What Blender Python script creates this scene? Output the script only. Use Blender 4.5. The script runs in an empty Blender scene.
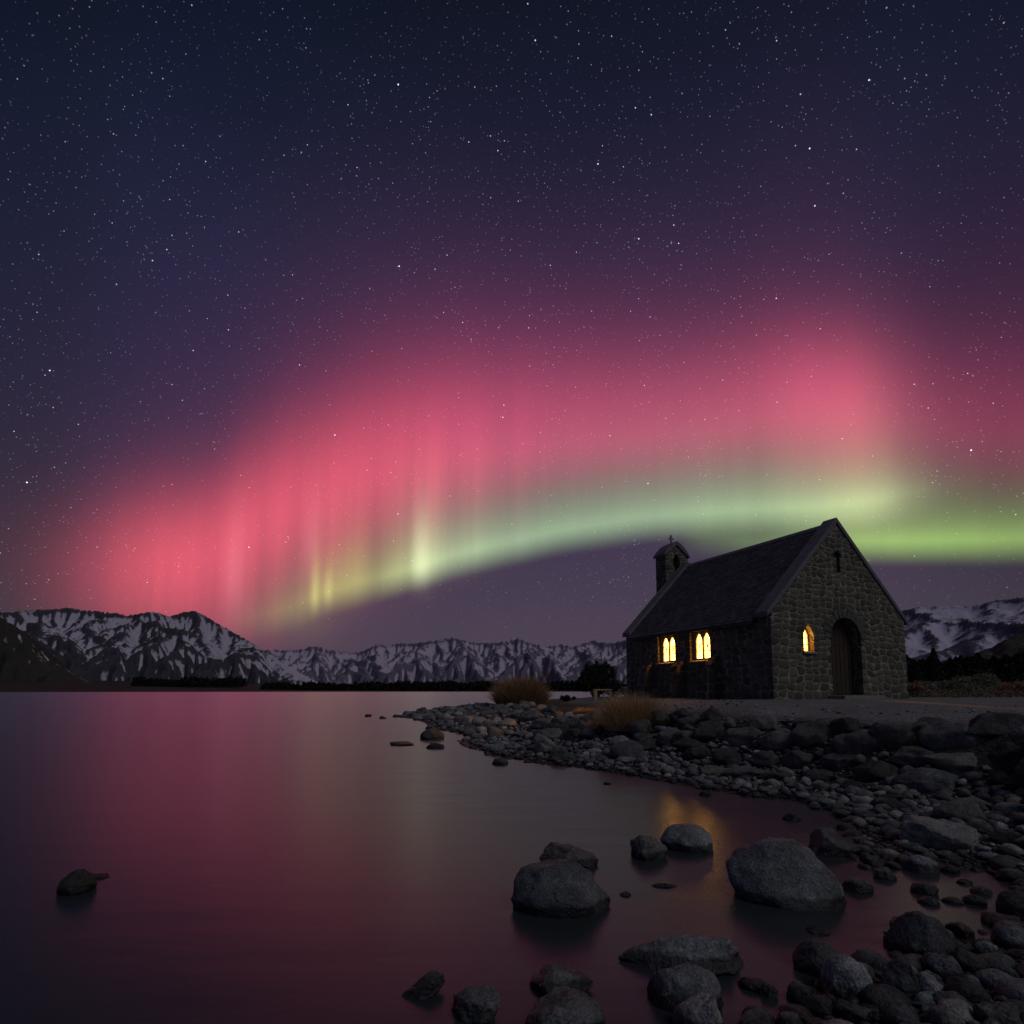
import bpy, bmesh, math, random
import numpy as np
from mathutils import Vector, Matrix, noise
from mathutils.geometry import tessellate_polygon
PI = math.pi
SC = bpy.context.scene
COL = SC.collection
random.seed(7)
RNG = np.random.default_rng(11)

# ------------------------------------------------------------------ camera
CAMH = 1.5
FPX, PITCH = 600.0, 0.1
C0 = 691 - FPX * math.tan(PITCH)
cam_d = bpy.data.cameras.new('camera'); cam = bpy.data.objects.new('camera', cam_d); COL.objects.link(cam)
cam.location = (0, 0, CAMH); cam.rotation_euler = (PI / 2 + PITCH, 0, 0)
cam_d.sensor_width = 36; cam_d.lens = FPX / 1024 * 36; cam_d.shift_y = (C0 - 512) / 1024
cam_d.clip_start = 0.05; cam_d.clip_end = 60000
SC.camera = cam
SC.render.resolution_x = SC.render.resolution_y = 1024
SC.view_settings.view_transform = 'Standard'; SC.view_settings.look = 'None'
SC.view_settings.exposure = 0; SC.view_settings.gamma = 1

def ray(px, py):
    u = (px - 512) / FPX; v = (C0 - py) / FPX
    return Vector((u, math.cos(PITCH) - v * math.sin(PITCH), math.sin(PITCH) + v * math.cos(PITCH)))
def azel(px, py):
    r = ray(px, py).normalized()
    return math.degrees(math.atan2(r.x, r.y)), math.degrees(math.asin(r.z))
def lin(c):
    return tuple(((v / 255) / 12.92 if v / 255 <= .04045 else ((v / 255 + .055) / 1.055) ** 2.4) for v in c)

# ------------------------------------------------------------------ world: night sky with aurora and stars
world = bpy.data.worlds.new('World'); SC.world = world; world.use_nodes = True
WT = world.node_tree; WT.nodes.clear()
class NX:
    tree = None
    def __init__(s, v): s.v = v
    @staticmethod
    def op(op, *a, clamp=False):
        n = NX.tree.nodes.new('ShaderNodeMath'); n.operation = op; n.use_clamp = clamp
        for i, x in enumerate(a):
            if isinstance(x, NX): x = x.v
            if isinstance(x, (int, float)): n.inputs[i].default_value = x
            else: NX.tree.links.new(x, n.inputs[i])
        return NX(n.outputs[0])
    def __add__(s, o): return NX.op('ADD', s, o)
    __radd__ = __add__
    def __sub__(s, o): return NX.op('SUBTRACT', s, o)
    def __rsub__(s, o): return NX.op('SUBTRACT', o, s)
    def __mul__(s, o): return NX.op('MULTIPLY', s, o)
    __rmul__ = __mul__
    def __truediv__(s, o): return NX.op('DIVIDE', s, o)
    def __pow__(s, o): return NX.op('POWER', s, o)
def nsmooth(x, a, b):
    n = NX.tree.nodes.new('ShaderNodeMapRange'); n.interpolation_type = 'SMOOTHSTEP'
    NX.tree.links.new(x.v, n.inputs[0]); n.inputs[1].default_value = a; n.inputs[2].default_value = b
    return NX(n.outputs[0])
def ncurve(az, pts):
    """pts: (azimuth in degrees, value); smooth curve over azimuth"""
    t = NX.op('ADD', az * (1 / 180), .5, clamp=True)
    lo = min(p[1] for p in pts); hi = max(p[1] for p in pts); hi = hi if hi > lo else lo + 1
    n = NX.tree.nodes.new('ShaderNodeFloatCurve'); NX.tree.links.new(t.v, n.inputs['Value'])
    c = n.mapping.curves[0]
    pp = sorted(((a + 90) / 180, (v - lo) / (hi - lo)) for a, v in pts)
    c.points[0].location = pp[0]; c.points[1].location = pp[-1]
    for q in pp[1:-1]: c.points.new(*q)
    for q in c.points: q.handle_type = 'AUTO_CLAMPED'
    n.mapping.update()
    return NX(n.outputs[0]) * (hi - lo) + lo
def nvec(x, y, z):
    n = NX.tree.nodes.new('ShaderNodeCombineXYZ')
    for i, q in enumerate((x, y, z)):
        if isinstance(q, NX): NX.tree.links.new(q.v, n.inputs[i])
        else: n.inputs[i].default_value = q
    return n.outputs[0]
def vmath(op, a, b):
    n = NX.tree.nodes.new('ShaderNodeVectorMath'); n.operation = op
    for i, q in enumerate((a, b)):
        if isinstance(q, NX): q = q.v
        if isinstance(q, tuple): n.inputs[i].default_value = q
        elif isinstance(q, (int, float)): n.inputs['Scale'].default_value = q
        elif op == 'SCALE' and i == 1: NX.tree.links.new(q, n.inputs['Scale'])
        else: NX.tree.links.new(q, n.inputs[i])
    return n.outputs[0]

NX.tree = WT
tc = WT.nodes.new('ShaderNodeTexCoord')
nrm = vmath('NORMALIZE', tc.outputs['Generated'], (0, 0, 0))
sp = WT.nodes.new('ShaderNodeSeparateXYZ'); WT.links.new(nrm, sp.inputs[0])
X, Y, Z = (NX(o) for o in sp.outputs)
AZ = NX.op('ARCTAN2', X, Y) * (180 / PI)
EL = NX.op('ARCSINE', Z) * (180 / PI)
# base night gradient by elevation
base_stops = [(0, (72, 58, 72)), (4, (76, 67, 80)), (9, (70, 63, 82)), (18, (58, 50, 76)), (27, (45, 42, 72)), (36, (36, 39, 66)),
              (44, (23, 29, 50)), (52, (15, 22, 36)), (64, (10, 16, 28)), (90, (9, 13, 24))]
cr = WT.nodes.new('ShaderNodeValToRGB'); cr.color_ramp.interpolation = 'B_SPLINE'
tE = NX.op('MAXIMUM', EL, 0) * (1 / 90); WT.links.new(tE.v, cr.inputs[0])
while len(cr.color_ramp.elements) < len(base_stops): cr.color_ramp.elements.new(.5)
for e, (a, c) in zip(cr.color_ramp.elements, base_stops): e.position = a / 90; e.color = lin(c) + (1,)
def AP(px, py=560): return azel(px, py)[0]
def EP(px, py): return azel(px, py)[1]
tintr = ncurve(AZ, [(-90, 1.1), (-60, .4), (AP(0), .66), (AP(120), .84), (AP(350), 1), (AP(650), 1.05), (AP(900), .95), (AP(1024), .78), (60, .6), (90, 1.1)])
tintg = ncurve(AZ, [(-90, 1.5), (-60, .55), (AP(0), .72), (AP(120), .88), (AP(350), 1), (AP(650), .98), (AP(900), .93), (AP(1024), .78), (60, .62), (90, 1.1)])
tintb = ncurve(AZ, [(-90, 1.6), (-60, .6), (AP(0), .66), (AP(120), .88), (AP(350), 1), (AP(650), .98), (AP(900), .9), (AP(1024), .74), (60, .6), (90, 1.15)])
# slow large patches so the night air is not a pure ramp
nz = WT.nodes.new('ShaderNodeTexNoise'); nz.inputs['Scale'].default_value = 2.6; nz.inputs['Detail'].default_value = 2
WT.links.new(nrm, nz.inputs['Vector'])
patch = NX(nz.outputs[0]) * .35 + .825
base = vmath('SCALE', vmath('MULTIPLY', cr.outputs[0], nvec(tintr, tintg, tintb)), patch)
sky_cols = [base]
def add_sky(amount, col): sky_cols.append(vmath('SCALE', col if not isinstance(col, tuple) else nvec(*col), amount))
# fine vertical rays, a function of azimuth only
rn = WT.nodes.new('ShaderNodeTexNoise'); rn.noise_dimensions = '1D'; rn.inputs['Scale'].default_value = .22; rn.inputs['Detail'].default_value = 2
WT.links.new(AZ.v, rn.inputs['W'])
RAYS = NX(rn.outputs[0]) * .3 + .85
def front(x): return x
# red curtain
R = [(-60, 560, 60, 60, .0), (0, 566, 50, 60, .03), (50, 570, 52, 62, .12), (90, 570, 56, 60, .30), (140, 568, 60, 62, .62), (190, 562, 62, 66, .76), (250, 535, 72, 80, .70), (320, 500, 78, 80, .62),
     (420, 466, 80, 68, .58), (512, 450, 78, 54, .43), (600, 440, 74, 46, .33), (700, 430, 68, 46, .32), (780, 414, 62, 54, .45), (835, 412, 58, 60, .54),
     (860, 413, 58, 60, .50), (890, 417, 60, 58, .34), (922, 424, 62, 56, .20), (950, 432, 62, 50, .17), (1024, 438, 64, 50, .14), (1300, 440, 66, 50, .08)]
ends = lambda v0, v1: [(-90, v0), (90, v1)]
mu = ncurve(AZ, [(AP(a, b), EP(a, b)) for a, b, *_ in R] + ends(10, 22))
DEG = .086  # degrees of elevation per pixel, about
su = ncurve(AZ, [(AP(a, b), c * DEG) for a, b, c, d, e in R] + ends(6, 6))
sd = ncurve(AZ, [(AP(a, b), d * DEG) for a, b, c, d, e in R] + ends(6, 6))
ar = ncurve(AZ, [(AP(a, b), e) for a, b, c, d, e in R] + ends(0, .05))
dE = EL - mu
up = NX.op('GREATER_THAN', dE, 0)
sg = su * up + sd * (1 - up)
q = dE / sg
redp = NX.op('EXPONENT', (q * q) * -.85)
tail = NX.op('EXPONENT', NX.op('MAXIMUM', q, 0) * -.86) * nsmooth(q, -1.2, .9) * nsmooth(EL, 52, 26)
at_ = ncurve(AZ, [(-90, 0), (-60, 0), (AP(0), .02), (AP(60), .035), (AP(130), .08), (AP(250), .18), (AP(400), .24), (AP(560), .23), (AP(800), .22), (AP(900), .155), (AP(1024), .12), (60, .07), (90, .02)])
behind = nsmooth(Y, -.3, .15)
rn2 = WT.nodes.new('ShaderNodeTexNoise'); rn2.noise_dimensions = '1D'; rn2.inputs['Scale'].default_value = .42; rn2.inputs['Detail'].default_value = 2; rn2.inputs['Roughness'].default_value = .6
WT.links.new((AZ + 40).v, rn2.inputs['W'])
rw = ncurve(AZ, [(-90, .3), (AP(100), .5), (AP(200), 1), (AP(460), 1), (AP(560), .35), (AP(900), .4), (90, .3)])
RAY2 = (NX(rn2.outputs[0]) - .5) * rw * .6 * nsmooth(q, 1.4, -.8) + 1
red = (redp * ar * .78 * RAYS * RAY2 + tail * at_) * behind
tcol = ncurve(AZ, [(-90, 0), (AP(100), 0), (AP(260), .15), (AP(420), .6), (AP(600), 1), (90, 1)])
add_sky(red, nvec(1.0, tcol * .0 + .095, tcol * .09 + .11))
# wide faint red skirt above the curtain
q2 = (EL - mu - 5) / 14
add_sky(NX.op('EXPONENT', (q2 * q2) * -.8) * ar * behind * .02, (1.0, .22, .6))
# green arcs: soft top, sharp bottom
def arc(pts, rise, fall, colr, colg, colb, v1):
    lo = ncurve(AZ, [(AP(a, b), EP(a, b)) for a, b, *_ in pts] + ends(EP(*pts[0][:2]), EP(*pts[-1][:2])))
    am = ncurve(AZ, [(AP(a, b), c) for a, b, c in pts] + ends(0, v1))
    t = EL - lo
    prof = nsmooth(t, 0, rise * DEG) * NX.op('EXPONENT', NX.op('MAXIMUM', t - rise * DEG * .8, 0) * (-1 / (fall * DEG)))
    add_sky(prof * am * (RAY2 * .6 + .4) * behind, nvec(colr, colg, colb))
yel = ncurve(AZ, [(-90, 1), (AP(300), 1), (AP(400), .6), (AP(560), .1), (AP(800), .25), (AP(900), .35), (90, .3)])
arc([(200, 655, 0), (240, 650, .05), (290, 636, .17), (330, 620, .32), (380, 606, .40), (420, 594, .68), (460, 582, .66), (512, 570, .60), (600, 553, .56), (680, 544, .58),
     (760, 540, .60), (830, 538, .66), (868, 534, .60), (895, 529, .38), (925, 524, .15), (975, 520, .02), (1024, 520, 0)], 38, 38,
    yel * .18 + .47, yel * .0 + .76, .42 - yel * .28, 0)
arc([(640, 560, 0), (700, 562, .12), (770, 568, .25), (850, 568, .56), (905, 569, .66), (960, 569, .62), (1024, 569, .54), (1200, 560, .2)], 32, 24,
    yel * .2 + .38, yel * .0 + .76, .15, .05)
# single rays standing in the curtain
def streak(px, wpx, py, u_, d_, amp, col, lean=0):
    c = AP(px, py); w = wpx * .095
    a = (AZ - c) / w; dd = EL - EP(px, py); g = NX.op('GREATER_THAN', dd, 0)
    s_ = g * (u_ * DEG) + (1 - g) * (d_ * DEG); e = dd / s_
    add_sky(NX.op('EXPONENT', (a * a + e * e) * -.5) * behind * amp, col)
YG = (.62, .78, .16); PK = (.9, .38, .42); PL = (.8, .85, .5)
streak(421, 6, 566, 34, 13, .34, PL); streak(427, 11, 556, 42, 18, .08, PL); streak(440, 25, 560, 30, 14, .04, PL)
streak(315, 3, 596, 24, 10, .30, YG); streak(328, 3, 592, 16, 9, .22, YG); streak(337, 12, 588, 26, 12, .08, YG)
streak(234, 6, 575, 40, 30, .13, PK); streak(312, 5, 545, 36, 24, .10, PK); streak(356, 9, 575, 30, 16, .10, YG)
streak(868, 26, 512, 18, 14, .10, PL); streak(300, 20, 620, 24, 14, .04, YG)
streak(205, 7, 560, 50, 45, -.04, (.8, .12, .1)); streak(272, 14, 575, 40, 30, -.07, (.8, .1, .12)); streak(380, 12, 540, 40, 35, -.08, (.6, .1, .12))
# stars
sn = WT.nodes.new('ShaderNodeTexNoise'); sn.inputs['Scale'].default_value = 5.5; sn.inputs['Detail'].default_value = 4; sn.inputs['Roughness'].default_value = .7
WT.links.new(nrm, sn.inputs['Vector'])
clump = nsmooth(NX(sn.outputs[0]), .28, .66) * 1.25 + .3
def stars(scale, rad, power, gain, seedv):
    v = WT.nodes.new('ShaderNodeTexVoronoi'); v.voronoi_dimensions = '3D'; v.feature = 'F1'; v.inputs['Scale'].default_value = scale
    WT.links.new(vmath('ADD', nrm, (seedv, seedv * .7, 0)), v.inputs['Vector'])
    s3 = WT.nodes.new('ShaderNodeSeparateColor'); WT.links.new(v.outputs['Color'], s3.inputs[0])
    core = nsmooth(NX(v.outputs['Distance']), rad * scale, rad * scale * .25)
    b = core * (NX(s3.outputs[0]) ** power) * gain * nsmooth(EL, 1, 14) * clump
    add_sky(b, nvec(NX(s3.outputs[1]) * .45 + .55, NX(s3.outputs[1]) * .2 + .75, NX(s3.outputs[2]) * .15 + .9))
stars(230, .00080, 1.6, .30, 3.1)
stars(110, .00090, 3.2, .95, 9.3)
stars(48, .0011, 4.0, 2.2, 5.7)
stars(16, .0014, 2.5, 1.8, 2.2)
tot = sky_cols[0]
for s_ in sky_cols[1:]: tot = vmath('ADD', tot, s_)
tot = vmath('MAXIMUM', tot, (0.001, .001, .002))
below = nsmooth(EL, -2.5, -.5)
tot = vmath('SCALE', tot, below * .9 + .1)
bg = WT.nodes.new('ShaderNodeBackground'); WT.links.new(tot, bg.inputs[0]); bg.inputs[1].default_value = 1.0
wo = WT.nodes.new('ShaderNodeOutputWorld'); WT.links.new(bg.outputs[0], wo.inputs[0])

# ------------------------------------------------------------------ moon light (the one sun lamp)
sun_d = bpy.data.lights.new('moonlight', 'SUN'); sun = bpy.data.objects.new('moonlight', sun_d); COL.objects.link(sun)
sun_d.energy = 0.5; sun_d.angle = math.radians(28); sun_d.color = (.95, .98, 1.0)
sun.rotation_euler = Vector((.52, -.42, .74)).to_track_quat('Z', 'Y').to_euler()

# ------------------------------------------------------------------ helpers
def tag(o, label=None, cat=None, group=None, kind=None):
    if label: o['label'] = label
    if cat: o['category'] = cat
    if group: o['group'] = group
    if kind: o['kind'] = kind
    return o
def empty(name, loc, rz=0):
    o = bpy.data.objects.new(name, None); COL.objects.link(o); o.location = loc; o.rotation_euler = (0, 0, rz)
    o.empty_display_size = .2; return o
class MB:
    def __init__(s): s.v = []; s.f = []
    def add(s, vs, fs):
        n = len(s.v); s.v += [tuple(v) for v in vs]; s.f += [tuple(i + n for i in f) for f in fs]; return s
    def box(s, x0, x1, y0, y1, z0, z1):
        return s.add([(x0, y0, z0), (x1, y0, z0), (x1, y1, z0), (x0, y1, z0), (x0, y0, z1), (x1, y0, z1), (x1, y1, z1), (x0, y1, z1)],
                     [(0, 3, 2, 1), (4, 5, 6, 7), (0, 1, 5, 4), (1, 2, 6, 5), (2, 3, 7, 6), (3, 0, 4, 7)])
    def prism(s, poly, fn, d0, d1):
        """poly in 2D, fn(u, v, d) -> 3D"""
        n = len(poly)
        a = [fn(u, v, d0) for u, v in poly]; b = [fn(u, v, d1) for u, v in poly]
        return s.add(a + b, [tuple(range(n - 1, -1, -1)), tuple(range(n, 2 * n))] + [(i, (i + 1) % n, n + (i + 1) % n, n + i) for i in range(n)])
    def slab(s, outline, holes, fn, d0, d1):
        loops = [outline] + holes
        tris = tessellate_polygon([[Vector((u, v, 0)) for u, v in l] for l in loops])
        flat = [p for l in loops for p in l]; n = len(flat)
        fs = [tuple(t) for t in tris] + [tuple(i + n for i in reversed(t)) for t in tris]
        k = 0
        for l in loops:
            m = len(l)
            for i in range(m): fs.append((k + i, k + (i + 1) % m, n + k + (i + 1) % m, n + k + i))
            k += m
        return s.add([fn(u, v, d0) for u, v in flat] + [fn(u, v, d1) for u, v in flat], fs)
    def tube(s, p0, p1, r0, r1=None, n=8):
        r1 = r0 if r1 is None else r1
        p0 = Vector(p0); p1 = Vector(p1); d = (p1 - p0).normalized()
        a = d.orthogonal().normalized(); b = d.cross(a)
        ring = lambda p, r: [p + (a * math.cos(t * 2 * PI / n) + b * math.sin(t * 2 * PI / n)) * r for t in range(n)]
        return s.add(ring(p0, r0) + ring(p1, r1), [(i, (i + 1) % n, n + (i + 1) % n, n + i) for i in range(n)] + [tuple(range(n - 1, -1, -1)), tuple(range(n, 2 * n))])
    def build(s, name, mat, parent=None, smooth=False, bevel=0, recalc=True):
        me = bpy.data.meshes.new(name); me.from_pydata(s.v, [], s.f)
        if recalc:
            bm = bmesh.new(); bm.from_mesh(me); bmesh.ops.recalc_face_normals(bm, faces=bm.faces)
            bm.to_mesh(me); bm.free()
        if smooth: me.shade_smooth()
        me.materials.append(mat)
        o = bpy.data.objects.new(name, me); COL.objects.link(o); o.parent = parent
        if bevel:
            m = o.modifiers.new('bevel', 'BEVEL'); m.width = bevel; m.segments = 2; m.limit_method = 'ANGLE'
        return o
def np_mesh(name, V, F, mat, parent=None, smooth=False):
    """V (n,3) float, F (m,k) int with constant k"""
    me = bpy.data.meshes.new(name); V = np.ascontiguousarray(V, np.float32); F = np.ascontiguousarray(F, np.int32); m, k = F.shape
    me.vertices.add(len(V)); me.vertices.foreach_set('co', V.ravel())
    me.loops.add(m * k); me.loops.foreach_set('vertex_index', F.ravel())
    me.polygons.add(m); me.polygons.foreach_set('loop_start', np.arange(0, m * k, k, dtype=np.int32))
    me.update(calc_edges=True); me.validate()
    if smooth: me.shade_smooth()
    me.materials.append(mat)
    o = bpy.data.objects.new(name, me); COL.objects.link(o); o.parent = parent
    return o
# numpy gradient noise
_perm = np.random.default_rng(3).permutation(512)
_g = np.random.default_rng(4).normal(size=(512, 2)); _g /= np.linalg.norm(_g, axis=1)[:, None]
def pn(x, y):
    xi = np.floor(x).astype(int); yi = np.floor(y).astype(int); xf = x - xi; yf = y - yi
    u = xf ** 3 * (xf * (xf * 6 - 15) + 10); v = yf ** 3 * (yf * (yf * 6 - 15) + 10)
    def gr(a, b, dx, dy):
        h = _perm[(_perm[a & 511] + b) & 511]; return _g[h, 0] * dx + _g[h, 1] * dy
    a = gr(xi, yi, xf, yf); b = gr(xi + 1, yi, xf - 1, yf); c = gr(xi, yi + 1, xf, yf - 1); d = gr(xi + 1, yi + 1, xf - 1, yf - 1)
    return (a * (1 - u) + b * u) * (1 - v) + (c * (1 - u) + d * u) * v * 1.0
def fbm(x, y, o=5, ridged=False):
    s = 0; a = 1; t = 0
    for k in range(o):
        n = pn(x * 2 ** k + 17.3 * k, y * 2 ** k - 9.1 * k)
        s = s + a * ((1 - 2.2 * np.abs(n)) if ridged else n); t += a; a *= .5
    return s / t

# ------------------------------------------------------------------ materials
def newmat(name):
    m = bpy.data.materials.new(name); m.use_nodes = True; t = m.node_tree
    return m, t, t.nodes['Principled BSDF']
def nd(t, typ, **kw):
    n = t.nodes.new(typ)
    for k, v in kw.items():
        if k in n.inputs.keys(): n.inputs[k].default_value = v
        else: setattr(n, k, v)
    return n
def ramp(t, fac, stops, interp='LINEAR'):
    n = t.nodes.new('ShaderNodeValToRGB'); n.color_ramp.interpolation = interp
    while len(n.color_ramp.elements) < len(stops): n.color_ramp.elements.new(.5)
    for e, (p, c) in zip(n.color_ramp.elements, stops):
        e.position = p; e.color = (c, c, c, 1) if isinstance(c, (int, float)) else tuple(c) + (1,)
    t.links.new(fac, n.inputs[0]); return n.outputs[0]
def mixc(t, fac, a, b, mode='MIX'):
    n = t.nodes.new('ShaderNodeMix'); n.data_type = 'RGBA'; n.blend_type = mode
    for i, q in ((0, fac), (6, a), (7, b)):
        if isinstance(q, (int, float)): n.inputs[i].default_value = q
        elif isinstance(q, tuple): n.inputs[i].default_value = q + (1,)
        else: t.links.new(q, n.inputs[i])
    return n.outputs[2]
def mth(t, op, a, b=0.0, c=0.0, clamp=False):
    n = t.nodes.new('ShaderNodeMath'); n.operation = op; n.use_clamp = clamp
    for i, q in enumerate((a, b, c)):
        if isinstance(q, (int, float)): n.inputs[i].default_value = q
        else: t.links.new(q, n.inputs[i])
    return n.outputs[0]
def bump(t, bsdf, h, strength=.5, dist=.02, prev=None):
    b = nd(t, 'ShaderNodeBump', Strength=strength, Distance=dist); t.links.new(h, b.inputs['Height'])
    if prev: t.links.new(prev, b.inputs['Normal'])
    if bsdf: t.links.new(b.outputs[0], bsdf.inputs['Normal'])
    return b.outputs[0]
def tex_noise(t, vec, scale, detail=4, rough=.55):
    n = nd(t, 'ShaderNodeTexNoise', Scale=scale, Detail=detail, Roughness=rough)
    if vec is not None: t.links.new(vec, n.inputs['Vector'])
    return n.outputs[0]

def mat_masonry(name='rubble_masonry', sx=2.55, sz=3.7, stone=(.055, .052, .038), stone2=(.17, .158, .115), mortar=(.27, .257, .185)):
    m, t, b = newmat(name)
    tcn = nd(t, 'ShaderNodeTexCoord'); s = nd(t, 'ShaderNodeSeparateXYZ'); t.links.new(tcn.outputs['Object'], s.inputs[0])
    u = mth(t, 'ADD', s.outputs[0], s.outputs[1])
    wn = nd(t, 'ShaderNodeTexNoise', Scale=1.6, Detail=2); t.links.new(tcn.outputs['Object'], wn.inputs['Vector'])
    ws = nd(t, 'ShaderNodeSeparateColor'); t.links.new(wn.outputs['Color'], ws.inputs[0])
    u2 = mth(t, 'MULTIPLY_ADD', ws.outputs[0], .35, u); z2 = mth(t, 'MULTIPLY_ADD', ws.outputs[1], .3, s.outputs[2])
    fine = nd(t, 'ShaderNodeTexNoise', Scale=9, Detail=3); t.links.new(tcn.outputs['Object'], fine.inputs['Vector'])
    fs = nd(t, 'ShaderNodeSeparateColor'); t.links.new(fine.outputs['Color'], fs.inputs[0])
    u3 = mth(t, 'MULTIPLY_ADD', fs.outputs[0], .11, u2); z3 = mth(t, 'MULTIPLY_ADD', fs.outputs[1], .10, z2)
    grow = mth(t, 'MULTIPLY_ADD', s.outputs[2], .045, 1.0); z3 = mth(t, 'MULTIPLY', z3, grow); u3 = mth(t, 'MULTIPLY', mth(t, 'SUBTRACT', u3, 3.2), mth(t, 'MULTIPLY_ADD', s.outputs[2], .05, 1.0))
    c = nd(t, 'ShaderNodeCombineXYZ'); rowi = mth(t, 'FLOOR', mth(t, 'MULTIPLY', z3, sz)); t.links.new(mth(t, 'MULTIPLY_ADD', u3, sx, mth(t, 'MULTIPLY', rowi, .0)), c.inputs[0]); t.links.new(mth(t, 'MULTIPLY', z3, sz), c.inputs[1])
    ve = nd(t, 'ShaderNodeTexVoronoi', feature='F2', distance='MINKOWSKI', voronoi_dimensions='2D', Scale=1.0, Randomness=.62, Exponent=3.4)
    vc = nd(t, 'ShaderNodeTexVoronoi', feature='F1', distance='MINKOWSKI', voronoi_dimensions='2D', Scale=1.0, Randomness=.62, Exponent=3.4)
    t.links.new(c.outputs[0], ve.inputs['Vector']); t.links.new(c.outputs[0], vc.inputs['Vector'])
    cs = nd(t, 'ShaderNodeSeparateColor'); t.links.new(vc.outputs['Color'], cs.inputs[0])
    # joint width varies from stone to stone
    edge = mth(t, 'ADD', mth(t, 'MULTIPLY', mth(t, 'SUBTRACT', ve.outputs[0], vc.outputs[0]), .55), mth(t, 'MULTIPLY', mth(t, 'SUBTRACT', fine.outputs[0], .5), .16))
    mask = ramp(t, edge, [(0.02, 0), (.13, 1)])
    grain = tex_noise(t, tcn.outputs['Object'], 38, 4, .7)
    sc = mixc(t, cs.outputs[0], stone, stone2)
    sc = mixc(t, mth(t, 'MULTIPLY', cs.outputs[1], .35), sc, (.10, .075, .055))
    sc = mixc(t, .55, sc, ramp(t, grain, [(.3, .3), (.7, 1.0)]), 'MULTIPLY')
    mc = mixc(t, .85, mortar, ramp(t, tex_noise(t, tcn.outputs['Object'], 3.2, 5), [(.32, .25), (.62, 1.15)]), 'MULTIPLY')
    colr = mixc(t, mask, mc, sc)
    big = tex_noise(t, tcn.outputs['Object'], .7, 3)
    colr = mixc(t, .5, colr, ramp(t, big, [(.3, .6), (.7, 1.15)]), 'MULTIPLY')
    t.links.new(colr, b.inputs['Base Color']); b.inputs['Roughness'].default_value = .9
    dome = ramp(t, edge, [(0.03, 0), (.12, .7), (.4, 1)])
    n1 = bump(t, None, dome, .9, .05)
    bump(t, b, grain, .45, .02, n1)
    return m
def mat_simple(name, c1, c2, scale=6, rough=.85, bstr=.4, bdist=.01, detail=5, spec=.3, stretch=None):
    m, t, b = newmat(name)
    tcn = nd(t, 'ShaderNodeTexCoord'); vec = tcn.outputs['Object']
    if stretch:
        mp = nd(t, 'ShaderNodeMapping'); mp.inputs['Scale'].default_value = stretch; t.links.new(vec, mp.inputs[0]); vec = mp.outputs[0]
    n = tex_noise(t, vec, scale, detail, .65)
    t.links.new(mixc(t, ramp(t, n, [(.3, 0.0), (.7, 1.0)]), c1, c2), b.inputs['Base Color'])
    b.inputs['Roughness'].default_value = rough; b.inputs['Specular IOR Level'].default_value = spec
    bump(t, b, n, bstr, bdist); return m
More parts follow.
